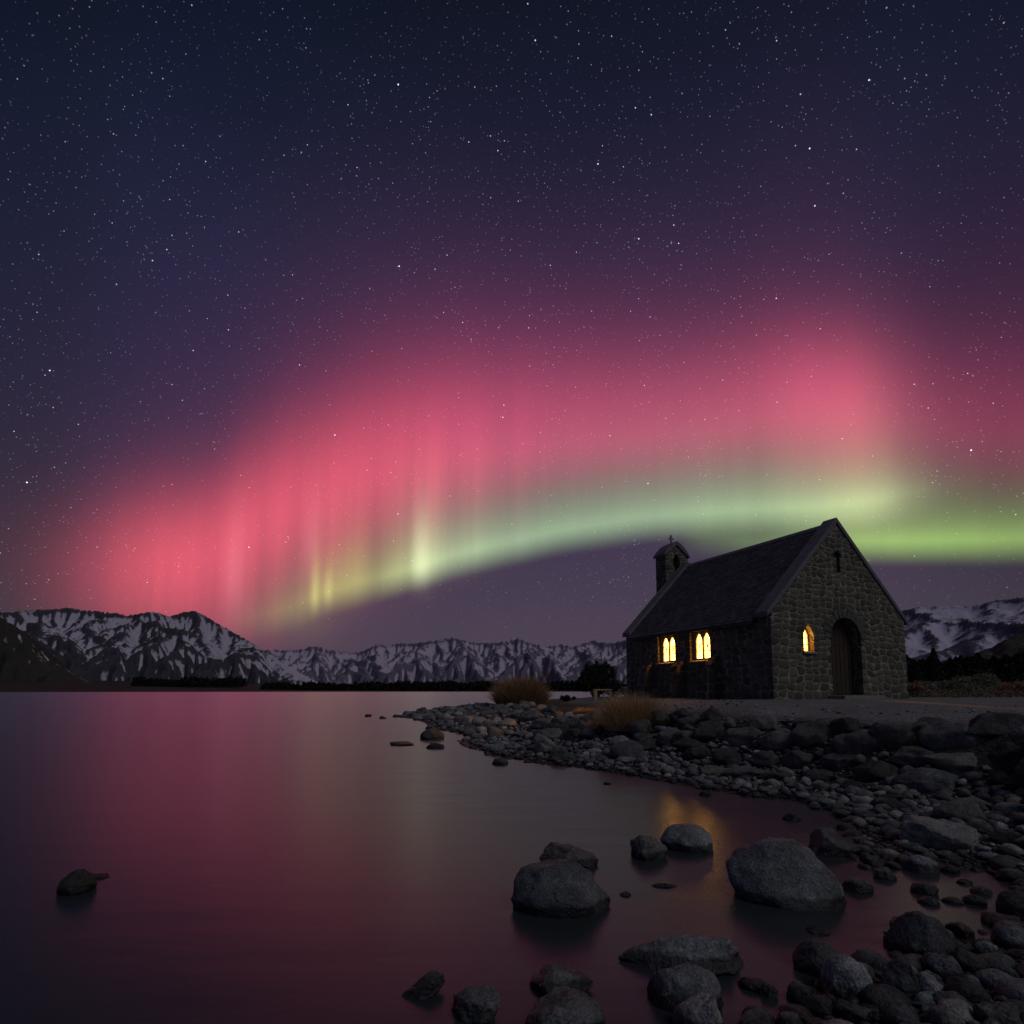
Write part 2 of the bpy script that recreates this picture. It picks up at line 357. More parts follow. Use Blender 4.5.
def mat_rock(name, dark, light, island=False, tint=(.2, .17, .14)):
    m, t, b = newmat(name)
    tcn = nd(t, 'ShaderNodeTexCoord'); geo = nd(t, 'ShaderNodeNewGeometry'); oi = nd(t, 'ShaderNodeObjectInfo')
    tint = (light[0] * 1.25, light[1] * 1.02, light[2] * .85)
    rnd = geo.outputs['Random Per Island'] if island else oi.outputs['Random']
    pos = geo.outputs['Position']
    off = nd(t, 'ShaderNodeVectorMath', operation='ADD'); t.links.new(pos, off.inputs[0])
    sc_ = nd(t, 'ShaderNodeCombineXYZ')
    for i in range(3): t.links.new(mth(t, 'MULTIPLY', rnd, 37.0 + i * 11), sc_.inputs[i])
    t.links.new(sc_.outputs[0], off.inputs[1]); vec = off.outputs[0]
    n1 = tex_noise(t, vec, 5, 5, .65); n2 = tex_noise(t, vec, 70, 3, .7); n3 = tex_noise(t, vec, 14, 4, .6)
    colr = mixc(t, ramp(t, n1, [(.32, 0.0), (.68, 1.0)]), dark, light)
    colr = mixc(t, ramp(t, rnd, [(0, 0.0), (.6, .0), (1, .55)]), colr, tint)
    colr = mixc(t, .6, colr, ramp(t, n2, [(.36, .35), (.5, 1.0), (.64, 1.75)]), 'MULTIPLY')
    colr = mixc(t, .4, colr, ramp(t, n3, [(.35, .5), (.65, 1.25)]), 'MULTIPLY')
    vv = nd(t, 'ShaderNodeTexVoronoi', feature='DISTANCE_TO_EDGE', Scale=2.6); wv = nd(t, 'ShaderNodeVectorMath', operation='ADD'); t.links.new(vec, wv.inputs[0]); nc = nd(t, 'ShaderNodeTexNoise', Scale=4.0, Detail=3); t.links.new(vec, nc.inputs['Vector']); t.links.new(nc.outputs['Color'], wv.inputs[1]); t.links.new(wv.outputs[0], vv.inputs['Vector'])
    colr = mixc(t, .55, colr, ramp(t, vv.outputs[0], [(0, .35), (.03, 1.0)]), 'MULTIPLY')
    r2_ = mth(t, 'FRACT', mth(t, 'MULTIPLY', rnd, 7.13)); val = mth(t, 'MULTIPLY_ADD', mth(t, 'MULTIPLY', r2_, r2_), 1.15, .55)
    vn = nd(t, 'ShaderNodeVectorMath', operation='SCALE'); t.links.new(colr, vn.inputs[0]); t.links.new(val, vn.inputs['Scale']); colr = vn.outputs[0]
    s = nd(t, 'ShaderNodeSeparateXYZ'); t.links.new(pos, s.inputs[0])
    zz = mth(t, 'MULTIPLY_ADD', n3, .05, s.outputs[2])
    wet = ramp(t, zz, [(.082, 1.0), (.105, 0.0)])
    t.links.new(mixc(t, mth(t, 'MULTIPLY', wet, .8), colr, (.008, .008, .008)), b.inputs['Base Color'])
    t.links.new(mth(t, 'MULTIPLY_ADD', wet, -.42, .82), b.inputs['Roughness'])
    b.inputs['Specular IOR Level'].default_value = .3
    h = mth(t, 'ADD', mth(t, 'MULTIPLY', n2, .3), n3)
    bump(t, b, h, .8, .04); return m
def mat_leaf(name, c1, c2, island=True, rough=.7):
    m, t, b = newmat(name)
    geo = nd(t, 'ShaderNodeNewGeometry')
    t.links.new(mixc(t, geo.outputs['Random Per Island'], c1, c2), b.inputs['Base Color'])
    b.inputs['Roughness'].default_value = rough; b.inputs['Specular IOR Level'].default_value = .15
    return m

M = {}
M['masonry'] = mat_masonry()
M['trim'] = mat_simple('dressed_stone', (.14, .13, .12), (.26, .25, .23), 5, .85, .5, .01)
M['coping'] = mat_simple('coping_slate', (.09, .086, .095), (.16, .152, .165), 4, .7, .4, .01)
M['wood'] = mat_simple('weathered_dark_oak', (.03, .02, .014), (.075, .05, .035), 7, .7, .6, .01, stretch=(9, 9, .7))
M['pale_wood'] = mat_simple('pale_weathered_wood', (.25, .19, .12), (.42, .33, .22), 8, .8, .5, .01, stretch=(1, 8, 8))
M['iron'] = mat_simple('dark_iron', (.015, .015, .016), (.03, .03, .032), 12, .55, .3, .003, spec=.5)
M['bronze'] = mat_simple('bell_bronze', (.2, .15, .08), (.32, .25, .15), 8, .4, .2, .003, spec=.6)
M['bark'] = mat_simple('bark', (.03, .024, .02), (.07, .055, .045), 9, .9, .6, .01)
def mat_slate():
    m, t, b = newmat('slate_roof')
    tcn = nd(t, 'ShaderNodeTexCoord')
    s = nd(t, 'ShaderNodeSeparateXYZ'); t.links.new(tcn.outputs['Object'], s.inputs[0])
    c = nd(t, 'ShaderNodeCombineXYZ'); t.links.new(s.outputs[1], c.inputs[0]); t.links.new(s.outputs[2], c.inputs[1])
    br = nd(t, 'ShaderNodeTexBrick', Scale=1.0); t.links.new(c.outputs[0], br.inputs['Vector'])
    br.inputs['Color1'].default_value = (.06, .055, .066, 1); br.inputs['Color2'].default_value = (.11, .10, .115, 1); br.inputs['Mortar'].default_value = (.04, .037, .043, 1)
    br.inputs['Mortar Size'].default_value = .008; br.inputs['Brick Width'].default_value = .26; br.inputs['Row Height'].default_value = .135
    n = tex_noise(t, tcn.outputs['Object'], 2.0, 5)
    t.links.new(mixc(t, .55, br.outputs['Color'], ramp(t, n, [(.3, .5), (.7, 1.3)]), 'MULTIPLY'), b.inputs['Base Color'])
    b.inputs['Roughness'].default_value = .8; b.inputs['Specular IOR Level'].default_value = .15
    n1 = bump(t, None, br.outputs['Fac'], .5, -.01); bump(t, b, tex_noise(t, tcn.outputs['Object'], 20, 4), .4, .01, n1)
    return m
M['slate'] = mat_slate()
def mat_pane():
    m, t, b = newmat('leaded_glass_lit_from_inside'); t.nodes.remove(b)
    out = t.nodes['Material Output']
    tcn = nd(t, 'ShaderNodeTexCoord'); s = nd(t, 'ShaderNodeSeparateXYZ'); t.links.new(tcn.outputs['Object'], s.inputs[0])
    u = mth(t, 'ADD', s.outputs[0], s.outputs[1])
    a = mth(t, 'MULTIPLY', mth(t, 'ADD', mth(t, 'MULTIPLY', u, 1.6), s.outputs[2]), 7.5); c = mth(t, 'MULTIPLY', mth(t, 'SUBTRACT', mth(t, 'MULTIPLY', u, 1.6), s.outputs[2]), 7.5)
    la = mth(t, 'ABSOLUTE', mth(t, 'SUBTRACT', mth(t, 'FRACT', a), .5)); lc = mth(t, 'ABSOLUTE', mth(t, 'SUBTRACT', mth(t, 'FRACT', c), .5))
    lead = ramp(t, mth(t, 'MAXIMUM', la, lc), [(.41, 1.0), (.455, .02)])
    n = tex_noise(t, tcn.outputs['Object'], 7, 3)
    col = mixc(t, ramp(t, n, [(.38, 0.0), (.62, 1.0)]), (1.0, .34, .034), (1.0, .44, .06))
    em = nd(t, 'ShaderNodeEmission'); t.links.new(mixc(t, 1, col, lead, 'MULTIPLY'), em.inputs[0])
    em.inputs[1].default_value = 19
    tr = nd(t, 'ShaderNodeBsdfTransparent'); tr.inputs[0].default_value = (.34, .27, .17, 1)
    ad = nd(t, 'ShaderNodeAddShader'); t.links.new(em.outputs[0], ad.inputs[0]); t.links.new(tr.outputs[0], ad.inputs[1])
    t.links.new(ad.outputs[0], out.inputs[0]); return m
M['pane'] = mat_pane()
def mat_water():
    m, t, b = newmat('still_lake_water'); t.nodes.remove(b); out = t.nodes['Material Output']
    geo = nd(t, 'ShaderNodeNewGeometry')
    mp = nd(t, 'ShaderNodeMapping'); mp.inputs['Scale'].default_value = (.5, 1.6, 1); mp.inputs['Rotation'].default_value = (0, 0, .12); t.links.new(geo.outputs['Position'], mp.inputs[0])
    n = tex_noise(t, mp.outputs[0], 1.3, 4, .5)
    bp = nd(t, 'ShaderNodeBump', Strength=.12, Distance=.05); t.links.new(n, bp.inputs['Height'])
    gl = nd(t, 'ShaderNodeBsdfGlossy'); gl.inputs['Color'].default_value = (.66, .78, .88, 1); gl.inputs['Roughness'].default_value = .27
    t.links.new(bp.outputs[0], gl.inputs['Normal'])
    tr = nd(t, 'ShaderNodeBsdfTransparent'); tr.inputs[0].default_value = (.30, .32, .30, 1)
    df = nd(t, 'ShaderNodeBsdfDiffuse'); df.inputs[0].default_value = (.085, .10, .11, 1)   # glacial silt in the water
    tm = nd(t, 'ShaderNodeMixShader'); tm.inputs[0].default_value = .28; t.links.new(tr.outputs[0], tm.inputs[1]); t.links.new(df.outputs[0], tm.inputs[2])
    fr = nd(t, 'ShaderNodeFresnel', IOR=1.46)
    fac = mth(t, 'MULTIPLY_ADD', fr.outputs[0], .95, .0, clamp=True)
    mx = nd(t, 'ShaderNodeMixShader'); t.links.new(fac, mx.inputs[0]); t.links.new(tm.outputs[0], mx.inputs[1]); t.links.new(gl.outputs[0], mx.inputs[2])
    t.links.new(mx.outputs[0], out.inputs[0]); return m
M['water'] = mat_water()
M['boulder'] = mat_rock('granite_boulder', (.09, .091, .095), (.235, .235, .24))
M['rock'] = mat_rock('shore_rock', (.055, .056, .059), (.17, .17, .174))
M['bank_rock'] = mat_rock('bank_rock', (.037, .036, .036), (.115, .110, .107))
M['black_rock'] = mat_rock('black_wet_rock', (.010, .010, .010), (.025, .024, .023))
M['pebble'] = mat_rock('pebbles', (.06, .061, .064), (.22, .22, .226), island=True)
def mat_ground():
    m, t, b = newmat('gravel_and_silt')
    geo = nd(t, 'ShaderNodeNewGeometry'); p = geo.outputs['Position']
    s = nd(t, 'ShaderNodeSeparateXYZ'); t.links.new(p, s.inputs[0])
    v = nd(t, 'ShaderNodeTexVoronoi', Scale=16.0); t.links.new(p, v.inputs['Vector'])
    v2 = nd(t, 'ShaderNodeTexVoronoi', Scale=45.0); t.links.new(p, v2.inputs['Vector'])
    cs = nd(t, 'ShaderNodeSeparateColor'); t.links.new(v2.outputs['Color'], cs.inputs[0])
    n = tex_noise(t, p, .8, 5, .6)
    gravel = mixc(t, cs.outputs[0], (.08, .078, .08), (.25, .242, .245))
    gravel = mixc(t, .6, gravel, ramp(t, n, [(.3, .5), (.7, 1.15)]), 'MULTIPLY')
    silt = mixc(t, cs.outputs[1], (.02, .019, .018), (.06, .056, .052))
    up_ = ramp(t, mth(t, 'MULTIPLY', mth(t, 'MULTIPLY_ADD', n, .12, s.outputs[2]), .5), [(.49, 0.0), (.56, 1.0)])
    c = mixc(t, up_, silt, gravel)
    far = ramp(t, mth(t, 'MULTIPLY', s.outputs[1], .01), [(.34, 0.0), (.40, 1.0)])
    c = mixc(t, far, c, mixc(t, cs.outputs[2], (.04, .035, .02), (.09, .075, .045)))
    t.links.new(c, b.inputs['Base Color']); b.inputs['Roughness'].default_value = .92; b.inputs['Specular IOR Level'].default_value = .2
    n1 = bump(t, None, v.outputs['Distance'], .5, -.03); bump(t, b, v2.outputs['Distance'], .6, -.015, n1)
    return m
M['ground'] = mat_ground()

# ------------------------------------------------------------------ mountains
def mat_mountain(name, rock, snow, bias, fscale):
    m, t, b = newmat(name)
    uv = nd(t, 'ShaderNodeUVMap'); geo = nd(t, 'ShaderNodeNewGeometry')
    s = nd(t, 'ShaderNodeSeparateXYZ'); t.links.new(uv.outputs[0], s.inputs[0])
    c = nd(t, 'ShaderNodeCombineXYZ'); t.links.new(mth(t, 'MULTIPLY', s.outputs[0], 1.0), c.inputs[0]); t.links.new(mth(t, 'MULTIPLY', s.outputs[1], 3.0), c.inputs[1])
    streaks = tex_noise(t, c.outputs[0], fscale, 6, .7)       # gullies run down the slope
    pmp = nd(t, 'ShaderNodeMapping'); pmp.inputs['Scale'].default_value = (.001, .001, .002); t.links.new(geo.outputs['Position'], pmp.inputs[0])
    blot = tex_noise(t, pmp.outputs[0], 3.2, 7, .72)
    ns = nd(t, 'ShaderNodeSeparateXYZ'); t.links.new(geo.outputs['Normal'], ns.inputs[0])
    ur = nd(t, 'ShaderNodeUVMap'); ur.uv_map = 'relief'; uv.uv_map = 'UVMap'; sr = nd(t, 'ShaderNodeSeparateXYZ'); t.links.new(ur.outputs[0], sr.inputs[0])
    v = mth(t, 'MULTIPLY', ns.outputs[2], .9)
    v = mth(t, 'ADD', v, mth(t, 'MULTIPLY', ns.outputs[0], .55))         # dark-side shading of the spurs put into the snow: left faces rockier
    v = mth(t, 'ADD', v, mth(t, 'MULTIPLY', mth(t, 'MINIMUM', mth(t, 'MAXIMUM', sr.outputs[0], -.6), 1.6), -.5))   # snow fills the gullies, ribs are bare
    v = mth(t, 'ADD', v, mth(t, 'MULTIPLY', blot, .75))
    v = mth(t, 'ADD', v, mth(t, 'MULTIPLY', ramp(t, s.outputs[1], [(0, 0.0), (.15, .2), (.5, .8), (.9, 1.0)]), .75))
    pm2 = nd(t, 'ShaderNodeMapping'); pm2.inputs['Scale'].default_value = (.006, .006, .006); t.links.new(geo.outputs['Position'], pm2.inputs[0])
    v = mth(t, 'ADD', v, mth(t, 'MULTIPLY', mth(t, 'SUBTRACT', tex_noise(t, pm2.outputs[0], 3.4, 7, .8), .5), 1.5))
    v = mth(t, 'SUBTRACT', v, bias)
    mask = ramp(t, v, [(.34, 0.0), (.66, 1.0)])
    rk = mixc(t, blot, rock, tuple(q * 2.2 for q in rock))
    t.links.new(mixc(t, mask, rk, snow), b.inputs['Base Color']); b.inputs['Roughness'].default_value = .85; b.inputs['Specular IOR Level'].default_value = .1
    bump(t, b, blot, .7, 40)
    return m
def erode(nx, ny, levels, seed, m=.45):
    """stream power erosion of an uplifted block, both long edges held at base level: makes branching spurs and valleys"""
    rs = np.random.default_rng(seed)
    sx, sy = nx // 2 ** (levels - 1), ny // 2 ** (levels - 1)
    h = rs.uniform(0, 1, (sx, sy)); h[:, 0] = h[:, -1] = 0
    for lv in range(levels):
        nx_, ny_ = h.shape; N = nx_ * ny_
        idx = np.arange(N).reshape(nx_, ny_)
        fixed = np.zeros((nx_, ny_), bool); fixed[:, 0] = fixed[:, -1] = True; ff = fixed.ravel()
        up_ = (1 + .45 * fbm(idx // ny_ * (6.0 / ny_) + seed, idx % ny_ * (6.0 / ny_), 3))
        dxs = 1.0 / ny_
        for it in range((26, 7, 4)[min(lv, 2)]):
            best = np.zeros((nx_, ny_)); rec = idx.copy(); hp = np.pad(h, 1, constant_values=1e9); ip = np.pad(idx, 1)
            for dx in (-1, 0, 1):
                for dy in (-1, 0, 1):
                    if dx == dy == 0: continue
                    q = (h - hp[1 + dx:1 + dx + nx_, 1 + dy:1 + dy + ny_]) / math.hypot(dx, dy)
                    b = q > best; best = np.where(b, q, best); rec = np.where(b, ip[1 + dx:1 + dx + nx_, 1 + dy:1 + dy + ny_], rec)
            rc = rec.ravel(); rc = np.where(ff, np.arange(N), rc); order = np.argsort(h.ravel()); rl = rc.tolist(); ol = order.tolist()
            ar_ = [dxs * dxs] * N
            for k in reversed(ol):
                r_ = rl[k]
                if r_ != k: ar_[r_] += ar_[k]
            dist = np.hypot(np.arange(N) // ny_ - rc // ny_, np.arange(N) % ny_ - rc % ny_) * dxs + 1e-9
            F_ = (np.array(ar_) ** m / dist * .6).tolist(); hn = (h.ravel() + .6 * up_.ravel() * (~ff)).tolist()
            for k in ol:
                r_ = rl[k]
                if r_ != k: hn[k] = (hn[k] + F_[k] * hn[r_]) / (1 + F_[k])
            h = np.array(hn).reshape(nx_, ny_)
            # scree slopes relax
            hs = np.pad(h, 1, mode='edge'); h = np.where(fixed, h, h * .8 + .05 * (hs[:-2, 1:-1] + hs[2:, 1:-1] + hs[1:-1, :-2] + hs[1:-1, 2:]))
        if lv < levels - 1:
            h2 = np.repeat(np.repeat(h, 2, 0), 2, 1); k5 = np.array([1, 2, 1]) / 4.0
            hp = np.pad(h2, 1, mode='edge'); h2 = (hp[:-2, 1:-1] + 2 * h2 + hp[2:, 1:-1]) / 4; hp = np.pad(h2, 1, mode='edge'); h2 = (hp[1:-1, :-2] + 2 * h2 + hp[1:-1, 2:]) / 4
            h = h2 * (1 + rs.normal(0, .012, h2.shape)); h[:, 0] = h[:, -1] = 0
    return h / np.percentile(h, 99)
def mountain(name, prof, R0, R1, mat, rows, seed, smooth=7, back=.7, jag=1.0, soft=0.0, sink=.14):
    """range whose crest stands about R1 metres away and whose foot is at R0"""
    px = np.array([p[0] for p in prof], float); ae = np.array([azel(a, b) for a, b in prof])
    cell = (R1 - R0) / rows; Rm = (R0 + R1) / 2
    nx = int(math.radians(ae[-1, 0] - ae[0, 0]) * Rm / cell) // 4 * 4; ny = int(rows * (1 + back)) // 4 * 4
    h = erode(nx, ny, 3, seed); nx, ny = h.shape
    ramp_ = np.clip(np.minimum(np.arange(ny) / rows, 2 - np.arange(ny) / rows), 0, 1)[None, :] ** 1.1
    h = h * (1 - soft) + soft * ramp_
    h = (h - sink) / (1 - sink)
    az = np.linspace(ae[0, 0], ae[-1, 0], nx); target = np.interp(az, ae[:, 0], ae[:, 1]) + .10 * jag * (fbm(az * 2.3 + seed, az * 0 + 1, 4) + .5 * fbm(az * 5.1 + seed, az * 0 + 5, 3, True) - .2)
    A, J = np.meshgrid(az, np.arange(ny), indexing='ij'); Rr = R0 + J * cell
    H = h * 1000 + 1000 * .02 * fbm(A * 9 + seed, J * .11, 4, True) * np.clip(h * 3, 0, 1) * jag
    ang = (H / Rr).max(1); want = np.tan(np.radians(target)) + CAMH / Rm * 0
    ratio = want / np.maximum(ang, 1e-4); k = np.ones(smooth) / smooth
    ratio = np.exp(np.convolve(np.pad(np.log(ratio), smooth // 2, mode='edge'), k, mode='valid'))[:nx]
    H = H * ratio[:, None]
    ar_ = np.radians(A); V = np.stack([np.sin(ar_) * Rr, np.cos(ar_) * Rr, H - 2 * (J == 0)], -1)
    I = np.arange(nx * ny).reshape(nx, ny)
    F = np.stack([I[:-1, :-1].ravel(), I[1:, :-1].ravel(), I[1:, 1:].ravel(), I[:-1, 1:].ravel()], 1)
    o = np_mesh(name, V.reshape(-1, 3), F, mat, smooth=True)
    uvl = o.data.uv_layers.new(name='UVMap'); hn = H / (np.tan(np.radians(target))[:, None] * R1)
    def blur(a, r):
        k = np.ones(2 * r + 1) / (2 * r + 1); a = np.apply_along_axis(lambda v: np.convolve(np.pad(v, r, mode='edge'), k, mode='valid'), 0, a); return np.apply_along_axis(lambda v: np.convolve(np.pad(v, r, mode='edge'), k, mode='valid'), 1, a)
    c1 = (H - blur(H, 2)) / cell; c2 = (H - blur(H, 6)) / cell; gx, gy = np.gradient(H, cell)
    rel = .5 + .9 * c1 + .09 * c2; slo = np.hypot(gx, gy)
    RV = np.stack([rel, slo], -1).reshape(-1, 2)[F.ravel()]
    uv2 = o.data.uv_layers.new(name='relief'); uv2.data.foreach_set('uv', RV.astype(np.float32).ravel()); uvl = o.data.uv_layers['UVMap']
    UV = np.stack([A, hn], -1).reshape(-1, 2)[F.ravel()]
    uvl.data.foreach_set('uv', UV.astype(np.float32).ravel())
    tag(o, kind='structure'); return o
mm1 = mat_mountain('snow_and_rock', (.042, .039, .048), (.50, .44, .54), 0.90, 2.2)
mm2 = mat_mountain('snow_and_rock_far', (.10, .085, .115), (.52, .42, .54), 0.74, 2.6)  # far rock made paler, imitating air haze in its colour
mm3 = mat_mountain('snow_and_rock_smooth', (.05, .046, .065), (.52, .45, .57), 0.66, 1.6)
mm4 = mat_mountain('bare_hillside', (.028, .025, .022), (.5, .47, .52), 1.62, 2.6)
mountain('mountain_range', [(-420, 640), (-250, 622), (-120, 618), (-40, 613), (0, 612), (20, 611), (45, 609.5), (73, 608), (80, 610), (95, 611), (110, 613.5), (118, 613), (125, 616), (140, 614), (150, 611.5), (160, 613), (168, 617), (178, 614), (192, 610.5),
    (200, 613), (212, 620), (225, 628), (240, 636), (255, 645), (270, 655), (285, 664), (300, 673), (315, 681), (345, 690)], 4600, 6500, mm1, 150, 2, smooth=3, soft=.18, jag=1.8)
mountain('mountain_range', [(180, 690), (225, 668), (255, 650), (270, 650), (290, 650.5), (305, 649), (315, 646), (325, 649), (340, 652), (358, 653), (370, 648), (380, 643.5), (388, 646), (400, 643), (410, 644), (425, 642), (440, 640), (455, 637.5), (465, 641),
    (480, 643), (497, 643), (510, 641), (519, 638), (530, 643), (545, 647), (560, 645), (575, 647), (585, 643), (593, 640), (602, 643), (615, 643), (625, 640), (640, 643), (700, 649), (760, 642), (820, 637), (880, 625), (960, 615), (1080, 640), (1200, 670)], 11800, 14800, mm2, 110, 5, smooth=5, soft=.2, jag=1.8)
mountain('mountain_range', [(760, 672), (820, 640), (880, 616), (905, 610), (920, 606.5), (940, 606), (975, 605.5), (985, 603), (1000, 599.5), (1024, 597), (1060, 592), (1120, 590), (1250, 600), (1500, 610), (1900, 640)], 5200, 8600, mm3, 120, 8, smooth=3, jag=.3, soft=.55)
mountain('foothill', [(-500, 650), (-200, 612), (-80, 606), (0, 617), (15, 625), (30, 635), (45, 648), (60, 661), (75, 673), (90, 682)], 2500, 3300, mm4, 90, 3, smooth=5)
mountain('foothill', [(880, 686), (905, 672), (930, 664), (960, 657), (985, 650), (1000, 642), (1024, 634), (1060, 625), (1150, 615), (1400, 630), (1600, 660)], 3000, 4100, mm4, 90, 6, smooth=5)

# far shore plain rising gently from the lake
def far_plain():
    az = np.linspace(-62, 62, 420); rr = np.concatenate([np.linspace(1150, 2600, 40), np.linspace(2700, 9500, 14)])
    A, Rr = np.meshgrid(az, rr, indexing='ij')
    shore = 1180 + 60 * fbm(A * .12, A * 0 + 3, 3) + np.clip(A + 5, 0, 60) * 7
    up_ = np.clip((Rr - shore) / 900, 0, None)
    z = -1.5 + np.clip((Rr - shore) / 25, 0, 1) * 2.0 + up_ * (15 + 6 * fbm(A * .3, Rr * .002, 4)) * np.interp(A, [-40, -15, 0, 40], [1.35, .7, .35, .5])
    a = np.radians(A); V = np.stack([np.sin(a) * Rr, np.cos(a) * Rr, z], -1).reshape(-1, 3)
    n, k = A.shape; I = np.arange(n * k).reshape(n, k)
    F = np.stack([I[:-1, :-1].ravel(), I[1:, :-1].ravel(), I[1:, 1:].ravel(), I[:-1, 1:].ravel()], 1)
    o = np_mesh('far_shore', V, F, mat_simple('dry_tussock_plain', (.010, .010, .008), (.024, .022, .015), .01, .95, .3, 1), smooth=True); tag(o, kind='structure')
far_plain()
lake = MB().add([(-16000, -60, 0), (16000, -60, 0), (16000, 12000, 0), (-16000, 12000, 0)], [(0, 1, 2, 3)]).build('lake_water', M['water']); tag(lake, kind='structure')

# ------------------------------------------------------------------ near ground
CP = []
def g(px, py, z):
    r = ray(px, py); t = (z - CAMH) / r.z; CP.append((r.x * t, r.y * t, z))
for q_ in [(395, 717, 0), (430, 730, 0), (470, 746, 0), (500, 757, 0), (540, 764, 0), (600, 771, 0), (650, 779, 0), (700, 789, 0), (760, 798, 0), (810, 803, 0), (845, 822, 0), (850, 850, 0), (872, 868, 0),
           (430, 745, -.12), (500, 775, -.2), (600, 790, -.16), (700, 812, -.12), (790, 830, -.1), (640, 840, -.2), (560, 870, -.25), (700, 900, -.16), (790, 880, -.12), (840, 900, -.08), (840, 950, -.05), (760, 940, -.1),
           (885, 930, 0), (880, 970, .0), (845, 965, -.01), (820, 1000, .0), (760, 990, -.05), (750, 1040, .0), (680, 1060, -.03), (560, 1060, -.12), (460, 1060, -.2), (400, 900, -.4), (620, 960, -.14),
           (910, 885, -.04), (950, 900, -.06), (990, 900, -.05), (965, 922, -.04), (935, 882, -.05), (975, 880, -.05), (900, 908, -.05), (1005, 885, -.02), (1000, 960, .0), (930, 940, .01), (920, 1000, .03), (1000, 1010, .05), (880, 1040, .04), (1060, 1060, .08), (1060, 930, .03),
           (880, 850, .03), (930, 865, .02), (1000, 860, .06), (1060, 880, .09), (900, 835, .06), (960, 820, .12), (1030, 820, .18), (870, 805, .08), (940, 792, .22), (1030, 795, .3), (830, 785, .12), (760, 778, .14), (700, 772, .12), (640, 762, .14),
           (900, 775, .34), (1024, 780, .4), (800, 765, .3), (730, 757, .32), (660, 745, .38), (590, 752, .16), (540, 748, .15),
           (1024, 732, .98), (960, 728, .98), (900, 725, .98), (840, 724, .96), (780, 722, .93), (720, 721, .9), (670, 719, .86), (620, 722, .72), (575, 718, .66),
           (1090, 735, 1.0), (1100, 800, .5), (1150, 860, .3),
           (560, 733, .38), (500, 738, .12), (480, 722, .22), (440, 717, .12), (415, 716, .06), (520, 722, .4), (540, 712, .62), (460, 709, .32), (490, 705, .55), (520, 705, .6), (550, 703, .75), (585, 703, .9), (620, 706, .98),
           (850, 706, 1.19), (950, 708, 1.18), (1024, 706, 1.2), (700, 709, 1.1), (760, 711, 1.12), (850, 713, 1.08), (980, 716, 1.08)]: g(*q_)
CHX, CHY, CHT, CW, CL = 8.351, 19.247, .397, 6.433, 8.31
CHZ = 1.226
def cw(a, b): return CHX + math.cos(CHT) * a - math.sin(CHT) * b, CHY + math.sin(CHT) * a + math.cos(CHT) * b
for a in (-1.2, 0, 3.2, CW + 1.2):
    for b in (-1.2, 4, CL + 1.5): CP.append(cw(a, b) + (CHZ,))
CP += [(-12, 40, -.6), (-8, 44, -.2), (-5, 52, -.1), (1, 60, -.1), (9, 68, 0), (22, 90, 0), (30, 125, .2), (3, 48, .85), (12, 45, 1.22), (25, 60, 1.25), (40, 60, 1.3), (66, 100, 1.45), (95, 110, 1.9), (60, 160, 1.2), (20, 30, 1.22), (30, 20, 1.2),
       (14, 9, 1.15), (30, 0, 1.2), (24, 45, 1.24), (60, 60, 1.4), (120, 60, 2), (120, 160, 2), (0, 90, -2), (10, 160, -2), (0, -4, -.1), (5, -4, .2), (-5, -4, -.6), (10, -8, .6), (12, 2, 1.0), (6, 1, .25), (3, 0, .08),
       (-30, 30, -2), (-30, 80, -3), (-12, 62, -1.3), (-15, 20, -1.5), (-8, 6, -.8), (-3, 3, -.4), (-3, 10, -.7), (-4, 20, -.9), (-8, 30, -.5), (-20, 45, -2), (0, 0, -.05), (-30, -10, -2)]
CP = np.array(CP)
def kern(d): return d
_D = np.linalg.norm(CP[:, None, :2] - CP[None, :, :2], axis=2)
_n = len(CP); _A = np.zeros((_n + 3, _n + 3)); _A[:_n, :_n] = kern(_D) ; _A[:_n, _n] = 1; _A[:_n, _n + 1:] = CP[:, :2]; _A[_n, :_n] = 1; _A[_n + 1:, :_n] = CP[:, :2].T
_w = np.linalg.solve(_A + np.diag([-.02] * _n + [0] * 3), np.concatenate([CP[:, 2], [0, 0, 0]]))
def zt(x, y):
    x = np.asarray(x, float); y = np.asarray(y, float); sh = x.shape; p = np.stack([x.ravel(), y.ravel()], 1); out = np.empty(len(p))
    for i in range(0, len(p), 20000):
        q = p[i:i + 20000]; d = np.linalg.norm(q[:, None] - CP[None, :, :2], axis=2)
        out[i:i + 20000] = kern(d) @ _w[:_n] + _w[_n] + q @ _w[_n + 1:]
    return np.clip(out, -4, 3).reshape(sh)
def zt1(x, y): return float(zt(np.array([x]), np.array([y]))[0])
def hit(px, py):
    """point of the ground or the water seen at this pixel"""
    r = ray(px, py); ts = np.geomspace(2.2, 150, 500); xs = r.x * ts; ys = r.y * ts
    zg = np.maximum(zt(xs, ys), 0.0); zr = CAMH + r.z * ts
    k = int(np.argmax(zr <= zg)); k = k if zr[k] <= zg[k] else len(ts) - 1
    return Vector((xs[k], ys[k], zg[k]))
